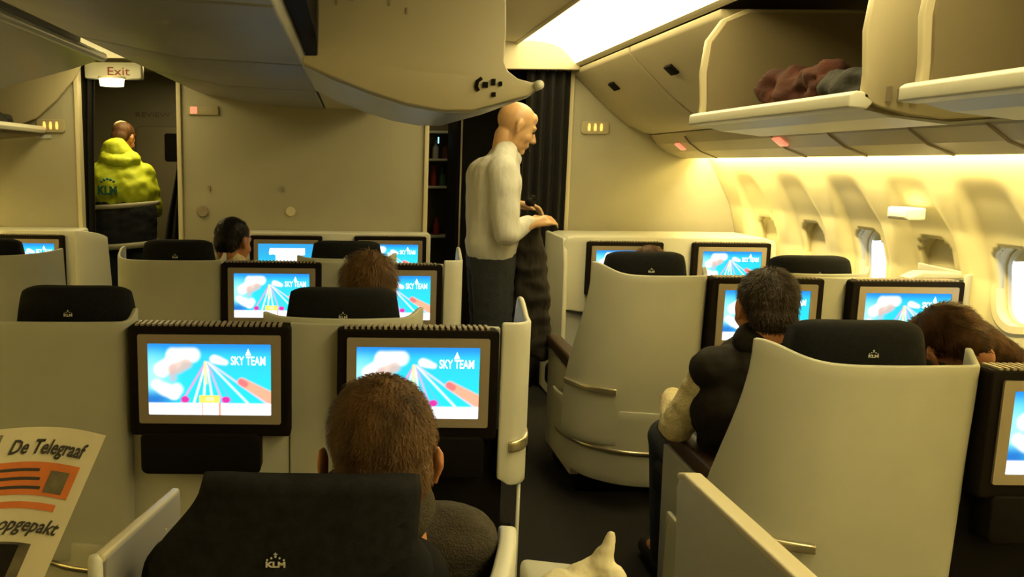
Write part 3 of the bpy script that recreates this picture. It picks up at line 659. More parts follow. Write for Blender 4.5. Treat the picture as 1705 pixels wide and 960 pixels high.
t = empty('curtain', (-1.13, 5.9, 0), 'dark curtain hanging at the right edge of the left doorway', 'curtain')
grid('drape', lambda u, v: (-.16*u*(1.1-.75*sm(.45, .85, v)), .0+.025*sin(u*20), 1.92*v), 50, 12, 'curtain', t, thick=.004)
t = empty('exit_sign', (-1.53, 5.66, 2.075), 'pale exit sign above the left doorway', 'exit sign')
prism('sign_box', rrect(-.20, .17, -.05, .055, .015), -.05, .03, 'Y', 'shell_light', t, bw=.008)
text('sign_letters', 'Exit', .075, (.02, -.052, -.005), (pi/2, 0, 0), 'red', t, sx=1.3)
t = empty('entry_lamp', (-1.55, 5.60, 2.0), 'small round glowing lamp under the exit sign', 'lamp')
bm = bmesh.new(); bmesh.ops.create_cone(bm, cap_ends=True, segments=32, radius1=.075, radius2=.08, depth=.045); o = bm_obj('diffuser', bm, 'light', t); autosmooth(o)
bm = bmesh.new(); bmesh.ops.create_cone(bm, cap_ends=True, segments=32, radius1=.086, radius2=.086, depth=.014); o = bm_obj('rim', bm, 'trim', t); o.location = (0, 0, .03); autosmooth(o)

# ---------------------------------------------------------------- galley seen through the right doorway
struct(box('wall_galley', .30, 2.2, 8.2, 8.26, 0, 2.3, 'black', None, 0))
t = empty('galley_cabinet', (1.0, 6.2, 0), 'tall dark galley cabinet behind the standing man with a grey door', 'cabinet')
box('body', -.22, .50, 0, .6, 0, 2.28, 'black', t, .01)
prism('door', rrect(.255, .47, .35, 1.66, .01), -.02, .0, 'Y', 'bin_dim', t, bw=.004)
tube('door_edge', [(.385, -.024, .4), (.385, -.024, 1.62)], .006, 'silver', t)
tube('corner_post', [(-.19, -.02, .1), (-.19, -.02, 1.9)], .007, 'silver', t)
t = empty('curtain', (1.43, 5.6, 0), 'black gathered curtain at the right edge of the right doorway', 'curtain')
grid('drape', lambda u, v: (-.28*u*(1-.30*sm(.2, .55, 1-v)*0)-.0, .03*sin(u*26), 2.10*v), 80, 12, 'curtain', t, thick=.004)
tube('rail', [(0, 0, 2.11), (-.90, 0, 2.11)], .010, 'dark', t)
bm = bmesh.new()
for k in range(9): bm_box(bm, -.27+.028*k, -.258+.028*k, -.006, .006, 2.10, 2.15)
bm_obj('curtain_hooks', bm, 'silver', t)
t = empty('galley_shelf', (.74, 6.85, 0), 'narrow galley shelf rack seen in the gap beside the middle partition', 'shelf')
box('side_panel', .16, .18, 0, .3, 0, 2.0, 'trim', t, .004); box('side_panel', -.14, -.12, 0, .3, 0, 2.0, 'dimwall', t, .004)
box('back_panel', -.12, .16, .28, .30, 0, 2.0, 'dimwall', t, 0)
for k, z in enumerate((.5, .9, 1.3, 1.52, 1.74)): box('shelf_board', -.12, .16, .0, .28, z, z+.02, 'bin_dim', t, .003)
def bottle(x, y, z, m, h, lb):
    bm = bmesh.new(); pr_ = [(0, 0), (.024, 0), (.026, .01), (.026, h*.6), (.010, h*.78), (.010, h), (0, h)]
    R = [[bm.verts.new((max(r, .0004)*cos(2*pi*k/16), max(r, .0004)*sin(2*pi*k/16), zz)) for k in range(16)] for r, zz in pr_]
    for A, B in zip(R, R[1:]):
        for k in range(16): bm.faces.new((A[k], A[(k+1) % 16], B[(k+1) % 16], B[k]))
    o = bm_obj('bottle', bm, m); autosmooth(o); o.location = (x, y, z); return tag(o, lb, 'bottle', 'bottles on the galley shelf rack')
for (x, z, m, h, lb) in ((.69, 1.32, 'red', .16, 'red bottle on the middle board of the galley rack'), (.76, 1.32, 'green', .15, 'green bottle on the middle board of the galley rack'), (.83, 1.32, 'white', .14, 'white bottle on the middle board of the galley rack'),
                     (.70, 1.54, 'bin_dim', .15, 'grey bottle on the upper board of the galley rack'), (.78, 1.54, 'redcloth', .14, 'rust bottle on the upper board of the galley rack'), (.85, .92, 'green', .18, 'green bottle on the lowest visible board of the galley rack'), (.72, .92, 'red', .14, 'red bottle on the lowest visible board of the galley rack')):
    bottle(x, 6.95, z, m, h, lb)
o = box('indicator_light', .705, .715, 6.83, 6.845, 1.66, 1.71, 'blue_light', None, .002); tag(o, 'tiny blue indicator light on the galley rack', 'indicator light')

# ================================================================ SEATS
RX = .930
seat_aisle((-1.10, 3.95, 0), 'left middle-block seat of the second row, behind the dark-haired passenger', .505)
seat_inner((-1.10, 3.95, 0), 'right middle-block seat of the second row, empty, between two screens', 1.076, 1.09, wing='aisle')
seat_aisle((-1.10, 2.40, 0), 'large left middle-block seat in front of the newspaper, big screen on its back', .468)
seat_inner((-1.10, 2.40, 0), 'right middle-block seat holding the brown-haired passenger, pale aisle wing', 1.070, 1.085, wing='aisle')
seat_aisle((RX, 3.48, 0), 'tall curved aisle seat of the right block, wholly in view with metal strips', .573, 1.052, mirror=True)
seat_inner((RX, 3.48, 0), 'window seat of the right block, second row, with angled end wing', 1.157, 1.07, 1.05)
seat_aisle((RX, 2.02, 0), 'large curved aisle seat in the right foreground behind the man in the vest', .632, 1.026, mirror=True, hx=.40)
seat_inner((RX, 2.02, 0), 'window seat at the lower right edge, in front of the leaning woman', 1.19, 1.08)
# seat of the left block, mirrored, at the left edge
t = empty('airline_seat', (-1.47, 3.95, 0), 'pale seat shell of the left block cut by the left edge', 'seat')
grid('shell', lambda u, v: (-.02*(1-v)*0-.55+.55*sin(pi/2*u)-.03*v*u, .0+.45*(1-cos(pi/2*u))**2, .25+(.80+.012*u)*v-.02*v*u), 30, 16, 'shell', t, thick=.016, off=-1, bw=.004)
seat_body(t, -.30, zt=1.12)

# front consoles with screens on the partitions
t = empty('screen_console', (0, 5.40, 0), 'pale console with two screens on the middle partition', 'console')
prism('panel', rrect(-.72, .527, .30, 1.055, .02), 0, .145, 'Y', 'shell_light', t, bw=.01)
monitor(t, -.635, -.170, 1.033, -.0, True); monitor(t, .034, .497, 1.035, -.0)
t = empty('screen_console', (0, 5.10, 0), 'pale console with two screens on the right partition', 'console')
prism('panel', [(1.31, .62), (1.31, 1.03), (1.33, 1.065), (1.37, 1.075), (2.52, 1.075), (2.60, 1.05), (2.62, .9), (2.62, .15), (1.47, .15), (1.47, .60)], 0, .42, 'Y', 'shell_light', t, bw=.012)
prism('side_wing', [(-.06, 0.02), (.54, .02), (.54, 1.07), (.02, 1.06), (-.03, .9)], 1.305, 1.332, 'X', 'shell_light', t, bw=.008)
box('storage_niche', 1.335, 1.47, .06, .5, .16, .60, 'bin_under', t, .006)
monitor(t, 1.445, 1.905, 1.042, 0); monitor(t, 2.085, 2.555, 1.042, 0)
t = empty('screen_console', (0, 5.25, 0), 'pale console with a screen at the left partition', 'console')
prism('panel', rrect(-2.9, -1.70, .25, 1.065, .02), 0, .24, 'Y', 'shell_light', t, bw=.01)
grid('side_wing', lambda u, v: (-1.71+.13*sin(pi/2*u)+.05*(1-v)*u, -.02+.24*(1-cos(pi/2*u)), .25+(.815-.06*u*u)*v), 14, 12, 'shell_light', t, thick=.014, off=0, bw=.004)
monitor(t, -2.245, -1.775, 1.035, 0)

# nearest seat with the short-haired man
t = empty('airline_seat', (0, 1.06, 0), 'nearest dark seat at the bottom with crown emblem on its headrest', 'seat')
def hr(u, v):
    y = 0; k = abs(2*u-1); xl = -.272+.075*sm(.52, 1.0, v); xr = .088+.014*v
    return (xl+(xr-xl)*u, .008+.028*k**4-.0*v, .80+(.279-.010*k**6)*v)
grid('headrest_cloth', lambda u, v: hr(u, v) if v < .97 else (hr(u, .97)[0], hr(u, .97)[1]+.03, hr(u, 1)[2]), 40, 30, 'cloth', t, thick=.004, off=0)
fuse('headrest', [('c', (-.150, .065, 1.015), (.055, .065, 1.015), .052, .052), ('c', (-.205, .065, .93), (.072, .065, .93), .055, .055), ('c', (-.22, .065, .84), (.075, .065, .84), .055, .055)], 'navy', t, .012, 4)
emblem(t, (-.094, .000, .966), .62)
fuse('backrest', [('c', (-.24, .13, .88), (.09, .13, .88), .07, .07), ('c', (-.26, .15, .70), (.11, .15, .70), .08, .08), ('c', (-.26, .20, .52), (.11, .20, .52), .08, .08)], 'navy', t, .015, 5)
box('seat_cushion', -.31, .16, .24, .78, .34, .48, 'navy', t, .03); box('seat_base', -.28, .13, .15, .7, 0, .35, 'black', t, .01)
box('armrest', .165, .235, .30, .70, .58, .64, 'leather', t, .02); box('armrest_panel', .18, .22, .25, .70, .1, .58, 'shell', t, .01)
prism('rear_shell', rrect(-.36, .22, .15, .86, .05), -.05, -.02, 'Y', 'shell', t, bw=.01)
wp = [(.02, -.0), (.085, -.045), (.15, -.0), (.205, .08), (.245, .18), (.262, .26), (.262, .34)]
wp = [(.145, -.07), (.180, -.02), (.215, .06), (.243, .15), (.262, .225), (.270, .28)]
W_ = cr([(a, b, 0) for a, b in wp], 6)
grid('side_wing', lambda u, v: (W_[int(u*30)].x, W_[int(u*30)].y, .30+(.612-.012*sm(.85, 1, u))*v), 30, 10, 'shell_light', t, thick=.028, off=0, bw=.009)
prism('side_tray', [(.275, .04), (.375, .06), (.385, .10), (.375, .22), (.285, .24)], .80, .865, 'Z', 'shell', t, bw=.012)
prism('side_tray_support', [(.285, .08), (.35, .09), (.35, .20), (.285, .21)], 0, .80, 'Z', 'shell', t, bw=.01)
# divider beside it
t = empty('seat_divider', (-.335, 1.10, 0), 'slanting grey divider with pale top edge left of the nearest seat', 'divider')
prism('panel', [(-.02, .2), (.47, .2), (.47, .862), (-.02, .965)], -.010, .010, 'X', 'bin_dim', t, bw=.004)
prism('top_edge', [(-.03, .960), (.475, .855), (.475, .866), (-.03, .974)], -.008, .008, 'X', 'trim', t, bw=.005)
fuse('end_cap', [('c', (-.004, -.03, .965), (-.0, -.040, .925), .011, .011), ('c', (0, -.040, .925), (.03, -.055, .87), .011, .014)], 'shell_light', t, .006, 3)
bm = bmesh.new()
for y, z in ((.33, .845), (.19, .84), (.22, .80), (.16, .80), (.09, .78), (.30, .74), (.08, .84)):
    bmesh.ops.create_uvsphere(bm, u_segments=8, v_segments=6, radius=.0028, matrix=Matrix.Translation((.011, y, z)))
bm_obj('rivets', bm, 'white', t)
lump('napkin', [('e', (.325, 1.18, .882), (.035, .03, .016)), ('c', (.355, 1.20, .885), (.395, 1.205, .905), .020, .016), ('c', (.385, 1.20, .90), (.405, 1.21, .945), .018, .008), ('e', (.40, 1.20, .885), (.025, .03, .02))], 'napkin', 'crumpled cream napkin beside the nearest seat at the bottom', 'napkin', .004, 30, .005)
# aisle panel of the seat at the lower right
t = empty('seat_side_panel', (0, 0, 0), 'large pale side panel with bright top edge at the lower right', 'seat side panel')
prism('panel', [(.8, .15), (1.72, .15), (1.76, .70), (1.775, .80), (1.755, .835), (1.72, .838), (.8, .838)], .728, .760, 'X', 'shell', t, bw=.006)
prism('top_edge', [(.8, .832), (1.73, .832), (1.765, .822), (1.765, .836), (1.73, .848), (.8, .848)], .724, .764, 'X', 'trim', t, bw=.005)

t = empty('folded_tray', (1.35, 1.7, 0), 'folded tray with two pale rails in the dark at the lower right corner', 'tray')
for q in (0, .07):
    tube('rail', [(.02+q*1.3, .15, .470-q*.2), (.02+q*1.3, -.35, .52-q*.2)], .010, 'silver', t)
prism('tray_top', [(-.0, .43), (.24, .38), (.24, .395), (.0, .445)], -.35, .15, 'Y', 'black', t, bw=.004)
box('tray_post', .05, .20, -.05, .05, 0, .40, 'black', t, .01)
# ---------------------------------------------------------------- newspaper
t = empty('newspaper', (-.33, 1.0, .85), 'open newspaper with orange banner held up at the lower left', 'newspaper')
TR, BR, TL, BL = Vector((-.324, 1.14, 1.125)), Vector((-.355, .98, 1.010)), Vector((-.56, 1.08, 1.150)), Vector((-.60, .93, .975))
def pxpt(px, py, Y):      # measured corner of the sheet at a chosen distance
    a = (px-580)/1400; b = (480-py)/1400; R3 = cam.rotation_euler.to_matrix(); d = R3 @ Vector((a, b, -1)); return Vector((0, 0, 1.5))+d*(Y/d.y)
TR, BR, TL, BL = pxpt(179, 722, 1.16), pxpt(76, 958, 1.04), pxpt(-150, 694, 1.08), pxpt(-262, 948, .97)
BR2 = BR+(BR-TR)*.55; BL2 = BL+(BL-TL)*.55
def sheet(u, v):   # u 0 left..1 right, v 0 top..1 bottom of the sheet
    p = (TL*(1-u)+TR*u)*(1-v)+(BL2*(1-u)+BR2*u)*v
    return p+Vector((0, -.016*sin(pi*u)-.012*sin(2.2*pi*u), -.004*sin(2*pi*u)))-t.location
grid('front_page', sheet, 40, 30, 'paper', t)
grid('rear_sheets', lambda u, v: sheet(.01+.985*u, .006+.99*v)+Vector((.0, .004+.003*sin(9*u), 0)), 40, 30, 'paper', t)
UN = (TR-TL).cross(BL2-TL).normalized()
if UN.y > 0: UN = -UN
def on_sheet(name, me_fn, m, off=.0012):
    bm = bmesh.new(); me_fn(bm)
    for v in bm.verts: v.co = sheet(v.co.x, v.co.y)+UN*(off+v.co.z)
    return bm_obj(name, bm, m, t)
def patch(u0, u1, v0, v1, nu=24, nv=6):
    def f(bm):
        V = [[bm.verts.new((u0+(u1-u0)*i/nu, v0+(v1-v0)*j/nv, 0)) for j in range(nv+1)] for i in range(nu+1)]
        for i in range(nu):
            for j in range(nv): bm.faces.new((V[i][j], V[i+1][j], V[i+1][j+1], V[i][j+1]))
    return f
def headline(name, s, uc, vc, hu, hv, bold=.0, m='ink', shear=0):
    cu = bpy.data.curves.new('t', 'FONT'); cu.body = s; cu.size = 1; cu.align_x = 'CENTER'; cu.align_y = 'CENTER'; cu.offset = bold; cu.shear = shear; cu.resolution_u = 2
    o = bpy.data.objects.new('t', cu); C.objects.link(o); bpy.context.view_layer.update()
    me = bpy.data.meshes.new_from_object(o.evaluated_get(bpy.context.evaluated_depsgraph_get())); bpy.data.objects.remove(o); me.materials.clear()
    w = max(v.co.x for v in me.vertices)-min(v.co.x for v in me.vertices)
    def f(bm):
        bm.from_mesh(me); bmesh.ops.subdivide_edges(bm, edges=[e for e in bm.edges if e.calc_length() > .15], cuts=3)
        for v in bm.verts: v.co = Vector((uc+v.co.x/w*hu, vc-v.co.y*hv, .0004))
    return on_sheet(name, f, m, .0014)
headline('masthead', 'De Telegraaf', .735, .098, .385, .095, .026, shear=.12)
on_sheet('orange_banner', patch(.50, .94, .165, .315), 'orange'); on_sheet('corner_photo', patch(.0, .49, .03, .31), 'photo')
on_sheet('banner_rule', patch(.0, .90, .345, .375), 'orange')
for k, (v, a, b) in enumerate(((.195, .48, .74), (.235, .48, .76), (.275, .55, .78))): on_sheet('text_line', patch(a, b, v, v+.014, 12, 1), 'ink', .0018)
on_sheet('banner_figure', patch(.80, .90, .20, .30), 'photo', .0018)
headline('headline', 'a-helg opgepakt', .69, .445, .54, .085, .02, shear=.3)
on_sheet('front_photo', patch(.05, .86, .52, .86), 'photo'); on_sheet('photo_figure', patch(.66, .80, .53, .84), 'vest', .0018); on_sheet('photo_figure', patch(.12, .24, .51, .84), 'vest', .0018)
on_sheet('photo_patch', patch(.40, .62, .80, .87), 'orange', .0018)

# ================================================================ PEOPLE
def head_on(R, c, s=1., fat=1., ear=.079): return head_prims(c, R, s, fat, ear)
def seated(name, label, hc, R, sz, x, y, top_m, hair_m, skin='skin', hs=1., hfat=1., hair=None, torso_lean=(0, 0), sleeve=None, sleeve_m=None, voxel=.010, sh_z=None, sh_w=.19, twist=0, col=None, legs='jeans', bulk=1.0, nstr=1200, sln=.02, stw=.0012, down=(0, 0, -1), ear=.079, lift=.25, elb=(.05, .12, -.27), kw=.11, shn=0, sg=1.):
    """seated figure facing forward: pelvis at (x, y, sz)"""
    hc = Vector(hc); pel = Vector((x, y, sz+.10)); nb = hc+R @ Vector((0, -.045, -.06)); szv = sh_z if sh_z else hc.z-.245
    ch = Vector((x+(hc.x-x)*.8, y+(hc.y-y)*.55-.02, szv)); sl = ch+Vector((-sh_w, 0, 0)); sr = ch+Vector((sh_w, 0, 0))
    el, er = sl+Vector((-elb[0], elb[1], elb[2])), sr+Vector((elb[0], elb[1], elb[2])); hl, hr_ = el+Vector((.08, .24, .02)), er+Vector((-.08, .24, .02))
    kl, kr = Vector((x-kw, y+.46, sz+.10)), Vector((x+kw, y+.46, sz+.10)); al, ar = Vector((x-kw, y+.40, .10)), Vector((x+kw, y+.40, .10))
    b = [('c', nb, ch+Vector((0, 0, .02)), .055, .068), ('c', ch, pel, .12, .13), ('c', sl, sr, .06, .06),
         ('c', sl, el, .05, .042), ('c', el, hl, .04, .028), ('c', sr, er, .05, .042), ('c', er, hr_, .04, .028),
         ('c', pel+Vector((-.09, 0, 0)), kl, .085, .06), ('c', kl, al, .055, .04), ('c', pel+Vector((.09, 0, 0)), kr, .085, .06), ('c', kr, ar, .055, .04),
         ('c', al, al+Vector((0, .16, -.05)), .04, .035), ('c', ar, ar+Vector((0, .16, -.05)), .04, .035)]
    b += head_on(R, hc, hs, hfat, ear)+hand_prims(hl, (.3, .9, -.2), (0, 0, 1), left=True)+hand_prims(hr_, (-.3, .9, -.2), (0, 0, 1))
    P = fuse(name, b, skin, None, voxel*.9, 3); tag(P, label, 'person')
    g = 1.0*bulk
    tp = [('c', ch+Vector((0, 0, -.03)), pel, .150*g, .155*g), ('c', sl.lerp(ch, shn), sr.lerp(ch, shn), .074*max(g, 1), .074*max(g, 1)), ('c', sl*.55+ch*.45+Vector((0, 0, .015)), nb*.45+ch*.55, .070*g, .062*g), ('c', sr*.55+ch*.45+Vector((0, 0, .015)), nb*.45+ch*.55, .070*g, .062*g), ('c', ch-Vector((0, 0, .12))-Vector((.06, 0, 0)), ch-Vector((0, 0, .12))+Vector((.06, 0, 0)), .14*g, .14*g)]
    tp += [('c', sl+Vector((.045, 0, -.04)), pel+Vector((-.07, 0, .10)), .090*g, .10*g), ('c', sr+Vector((-.045, 0, -.04)), pel+Vector((.07, 0, .10)), .085*g, .10*g)]
    sv = [('c', sl, el, .068*g*sg, .058*g*sg), ('c', el, hl, .054*g*sg, .042*g), ('c', sr, er, .068*g*sg, .058*g*sg), ('c', er, hr_, .054*g*sg, .042*g)]
    fuse('top', tp+([] if sleeve_m else sv), top_m, P, voxel, 4, .004, 14)
    if sleeve_m: fuse('sleeves', sv+[('e', sl, (.056, .056, .056)), ('e', sr, (.056, .056, .056))], sleeve_m, P, voxel, 4, .005, 16)
    if col: fuse('collar', [('c', nb*.55+ch*.45+Vector((-.03, 0, .02)), nb*.55+ch*.45+Vector((.03, 0, .02)), .066, .066), ('c', nb*.75+ch*.25+Vector((-.015, 0, 0)), nb*.75+ch*.25+Vector((.015, 0, 0)), .062, .062)], col, P, .008, 3, .003, 20)
    fuse('trousers', [('c', pel+Vector((-.09, 0, 0)), kl, .10, .075), ('c', kl, al+Vector((0, 0, .0)), .07, .06), ('c', pel+Vector((.09, 0, 0)), kr, .10, .075), ('c', kr, ar+Vector((0, 0, .0)), .07, .06), ('c', pel+Vector((-.06, 0, 0)), pel+Vector((.06, 0, 0)), .13, .13)], legs, P, .014, 3)
    for a in (al, ar): fuse('shoe', [('c', a+Vector((0, -.02, -.045)), a+Vector((0, .18, -.055)), .052, .042)], 'shoe', P, .010, 2)
    H = fuse('hair', hair if hair else hair_cap(hc, R, hs, hfat), hair_m, P, .007, 3, .003, 22)
    if nstr: strands(H, nstr, sln, stw, lift, Vector(down))
    return P
# short-haired man in the nearest seat
Rn = basis(radians(4), radians(4), 0)
seated('person', 'man with short brown hair seen from behind in the nearest seat, brown sweater', (.052, 1.27, 1.060), Rn, .42, -.05, 1.36, 'sweater', 'hair_brown', hs=1.0, hfat=1.0, ear=.090,
       hair=[('e', Vector((.052, 1.27, 1.060))+Rn @ Vector((0, -.020, .030)), (.0845, .100, .088), Rn), ('e', Vector((.052, 1.27, 1.060))+Rn @ Vector((0, -.052, -.018)), (.074, .062, .078), Rn)],
       sh_z=.885, sh_w=.145, col='sweater', nstr=16000, sln=.013, stw=.0006, voxel=.008, bulk=.85)
# brown-haired passenger in the seat ahead
Rb = basis(radians(10), radians(8), 0)
seated('person', 'passenger with tousled brown hair behind a headrest in the middle block', (.065, 2.78, 1.075), Rb, .42, -.0, 2.86, 'vest', 'hair_brown', sh_z=.86, nstr=5000, sln=.035, sh_w=.16, bulk=.9,
       hair=hair_cap((.065, 2.78, 1.075), Rb, 1.06, 1.08)+[('e', (.065, 2.72, 1.02), (.075, .06, .075))])
# dark-haired passenger, second row
Rd = basis(radians(-35), radians(10), 0)
seated('person', 'dark-haired passenger with cream collar in front of the middle partition', (-.585, 4.28, 1.095), Rd, .42, -.72, 4.34, 'cream', 'hair_black', sh_z=.86, nstr=1500, sln=.02, col='cream', sh_w=.16)
# man in dark vest
Rv = basis(radians(-3), radians(6), 0)
seated('person', 'man in dark quilted vest with cream sleeves seen from behind at right', (1.225, 2.44, 1.085), Rv, .42, 1.26, 2.50, 'vest', 'hair_dark', sh_z=.90, nstr=6000, sln=.018, stw=.0009, sleeve_m='cream', col='vest', sh_w=.135, bulk=1.0, elb=(.06, .11, -.21), kw=.085, shn=0, sg=.92)
# passenger ahead of the right curved seat
Rq = basis(0, radians(12), 0)
seated('person', 'passenger with only reddish brown hair showing above the right headrest', (1.385, 3.86, 1.010), Rq, .36, 1.28, 3.90, 'vest', 'hair_red', nstr=1200, sh_z=.75, sh_w=.16)
# woman leaning by the window
Rw = basis(radians(8), radians(35), radians(-15)); wc = Vector((1.825, 2.50, .970))
W1 = seated('person', 'woman with long auburn hair leaning over beside the window at right', wc, Rw, .40, 1.98, 2.62, 'scarf', 'hair_red', sh_z=.84, sh_w=.16, nstr=5000, sln=.035, stw=.0009, down=(.8, 0, -.6), lift=.06, ear=.088,
       hair=hair_cap(wc, Rw, 1.0, 1.0, 0, .04)+[('e', wc+Vector((.03, -.02, .02)), (.09, .08, .074)), ('c', wc+Vector((.06, -.03, .015)), wc+Vector((.17, -.03, -.035)), .062, .045), ('c', wc+Vector((.17, -.03, -.035)), wc+Vector((.27, -.02, -.085)), .042, .022), ('c', wc+Vector((.04, -.05, -.03)), wc+Vector((.13, -.04, -.08)), .045, .03)])
fuse('scarf', [('c', wc+Vector((.02, -.03, -.10)), wc+Vector((.20, -.01, -.09)), .05, .045), ('c', wc+Vector((.16, .0, -.09)), wc+Vector((.30, .02, -.12)), .045, .05)], 'scarf', W1, .01, 3, .006, 18)

# bald man standing in the aisle, facing right, head bowed
def V3(*a): return Vector(a)
hc = V3(.838, 4.30, 1.685); Rm = basis(radians(-88), radians(24), 0)
ch = V3(.742, 4.30, 1.43); pel = V3(.730, 4.30, 1.00); sr, sl = V3(.740, 4.12, 1.475), V3(.755, 4.48, 1.465)
er, el = V3(.762, 4.05, 1.165), V3(.79, 4.52, 1.20); wr, wl = V3(.900, 4.13, 1.215), V3(.865, 4.36, 1.295)
b = [('c', hc+Rm @ V3(0, -.04, -.06), ch+V3(.02, 0, .06), .050, .058), ('c', ch, pel, .105, .11), ('c', sr, sl, .05, .05), ('c', sr, er, .052, .042), ('c', er, wr, .042, .027), ('c', sl, el, .052, .042), ('c', el, wl, .042, .027)]
for q in (-1, 1):
    hp = pel+V3(0, .09*q, -.04); kn = V3(.745, 4.30+.10*q, .50); an = V3(.725, 4.30+.11*q, .09)
    b += [('c', hp, kn, .09, .058), ('c', kn, an, .056, .038), ('c', an+V3(0, 0, -.03), an+V3(.16, 0, -.045), .035, .03)]
b += head_prims(hc, Rm, 1.02)+hand_prims(wr, (.85, .25, .15), (.1, -.5, .85), 1.0, .7)+hand_prims(wl, (.85, -.25, -.1), (.1, .3, .9), 1.0, .7, True)
P = fuse('person', b, 'skin2', None, .0062, 3); tag(P, 'bald man in pale shirt standing in the aisle, looking down at his hands', 'person')
fuse('shirt', [('c', ch+V3(-.012, -.07, -.01), pel+V3(.0, -.05, .09), .130, .128), ('c', ch+V3(-.012, .07, -.01), pel+V3(.0, .05, .09), .130, .128), ('c', sr, sl, .073, .073), ('c', ch+V3(.01, -.11, .055), V3(.785, 4.28, 1.565), .074, .062), ('c', ch+V3(.01, .11, .055), V3(.785, 4.32, 1.565), .074, .062), ('c', ch+V3(.03,0,.02), V3(.785, 4.30, 1.55), .10, .07),
      ('c', sr, er, .074, .064), ('c', er, wr-V3(.02, 0, 0), .060, .042), ('c', sl, el, .072, .062), ('c', el, wl-V3(.02, 0, 0), .060, .042), ('c', pel+V3(-.005, -.07, .09), pel+V3(-.005, .07, .09), .128, .128), ('c', ch+V3(-.045, -.05, -.02), ch+V3(-.05, .05, -.12), .09, .09)], 'shirt', P, .009, 4, .009, 5)
tr = []
for q in (-1, 1):
    hp = pel+V3(0, .075*q, 0); kn = V3(.745, 4.30+.10*q, .50); an = V3(.725, 4.30+.11*q, .10); tr += [('c', hp, kn, .115, .082), ('c', kn, an, .080, .068)]
fuse('trousers', tr+[('c', pel+V3(0, -.06, .02), pel+V3(0, .06, .02), .122, .122)], 'jeans', P, .011, 3, .004, 12)
for q in (-1, 1): fuse('shoe', [('c', V3(.70, 4.30+.11*q, .05), V3(.90, 4.30+.11*q, .045), .05, .042)], 'shoe', P, .01, 2)
fuse('collar', [('c', V3(.782, 4.28, 1.560), V3(.782, 4.32, 1.560), .060, .060), ('c', V3(.82, 4.30, 1.525), V3(.80, 4.30, 1.51), .05, .06)], 'shirt', P, .007, 3)
for q in (-1, 1): fuse('eye', [('e', hc+Rm @ V3(.031*q, .080, .004), (.012, .012, .007), Rm)], 'eye', P, .003, 1)
lump('coat', [(p[0], (p[1][0]-.035, p[1][1], p[1][2]), (p[2][0]-.035, p[2][1], p[2][2]), *p[3:]) for p in [('c', (.965, 4.22, 1.20), (.975, 4.24, .95), .035, .07), ('c', (.975, 4.24, .95), (.985, 4.26, .60), .07, .085), ('c', (.925, 4.24, 1.12), (.915, 4.26, .62), .04, .05), ('c', (1.0, 4.22, 1.02), (1.035, 4.22, .55), .04, .05), ('c', (.96, 4.30, 1.0), (.96, 4.32, .58), .05, .06)]], 'coat', 'dark brown coat hanging from the hands of the standing man', 'coat', .016, 9, .011)
lump('phone', [('c', (.930, 4.29, 1.33), (.930, 4.32, 1.30), .02, .02), ('c', (.905, 4.26, 1.315), (.925, 4.30, 1.30), .02, .02)], 'black', 'small dark object held in the hands of the standing man', 'handheld object', 0, 9, .006)

# worker in a high visibility jacket in the left doorway, seen from behind
hc = V3(-1.74, 6.58, 1.665); Rh = basis(radians(-20), radians(25), 0); ch = V3(-1.76, 6.50, 1.37); pel = V3(-1.72, 6.48, .92)
sl, sr = V3(-1.93, 6.50, 1.40), V3(-1.58, 6.52, 1.40); el, er = V3(-1.95, 6.56, 1.14), V3(-1.54, 6.60, 1.16); wl, wr = V3(-1.84, 6.80, 1.16), V3(-1.56, 6.82, 1.10)
b = [('c', hc+Rh @ V3(0, -.04, -.06), ch+V3(0, .02, .06), .055, .065), ('c', ch, pel, .13, .13), ('c', sl, sr, .06, .06), ('c', sl, el, .05, .045), ('c', el, wl, .04, .03), ('c', sr, er, .05, .045), ('c', er, wr, .04, .03)]
for q in (-1, 1):
    x = -1.72+.10*q; b += [('c', (x, 6.48, .90), (x, 6.50, .5), .09, .06), ('c', (x, 6.50, .5), (x, 6.50, .10), .055, .04), ('c', (x, 6.50, .06), (x, 6.64, .045), .035, .03)]
P = fuse('person', b+head_prims(hc, Rh)+hand_prims(wl, (.3, .9, 0), (0, 0, 1), left=True)+hand_prims(wr, (-.3, .9, 0), (0, 0, 1)), 'skin', None, .009, 3)
tag(P, 'worker in yellow high visibility jacket seen from behind in the left doorway', 'person')
J = fuse('jacket', [('c', ch+V3(-.06, 0, -.02), V3(-1.79, 6.49, 1.28), .17, .175), ('c', ch+V3(.06, 0, -.02), V3(-1.66, 6.49, 1.28), .17, .175), ('c', sl, sr, .088, .088), ('c', sl, el, .088, .078), ('c', sr, er, .088, .078), ('c', el, wl, .072, .055), ('c', er, wr, .072, .055),
       ('c', ch+V3(-.08, .0, .10), hc+Rh @ V3(-.02, -.07, -.12), .09, .085), ('c', ch+V3(.08, 0, .10), hc+Rh @ V3(.02, -.07, -.12), .09, .085)], 'hivis', P, .012, 4, .010, 8)
fuse('hood', [('c', V3(-1.84, 6.44, 1.52), V3(-1.64, 6.44, 1.51), .055, .06), ('c', V3(-1.80, 6.40, 1.50), V3(-1.68, 6.40, 1.49), .05, .05)], 'hivis', P, .01, 3, .006, 14)
fuse('jacket_skirt', [('c', V3(-1.80, 6.49, 1.10), V3(-1.80, 6.49, .92), .170, .165), ('c', V3(-1.65, 6.49, 1.10), V3(-1.65, 6.49, .92), .170, .165)], 'navycloth', P, .012, 4, .006, 10)
def band(nm, z, h, rx, ry, cx=-1.725, cy=6.49): grid(nm, lambda u, v: (cx+rx*cos(2*pi*u), cy+ry*sin(2*pi*u), z+h*v-.02*cos(2*pi*u)*-1), 40, 2, 'reflective', P, thick=.004)
band('reflective_band', 1.145, .035, .262, .192); band('reflective_band', .835, .045, .252, .180)
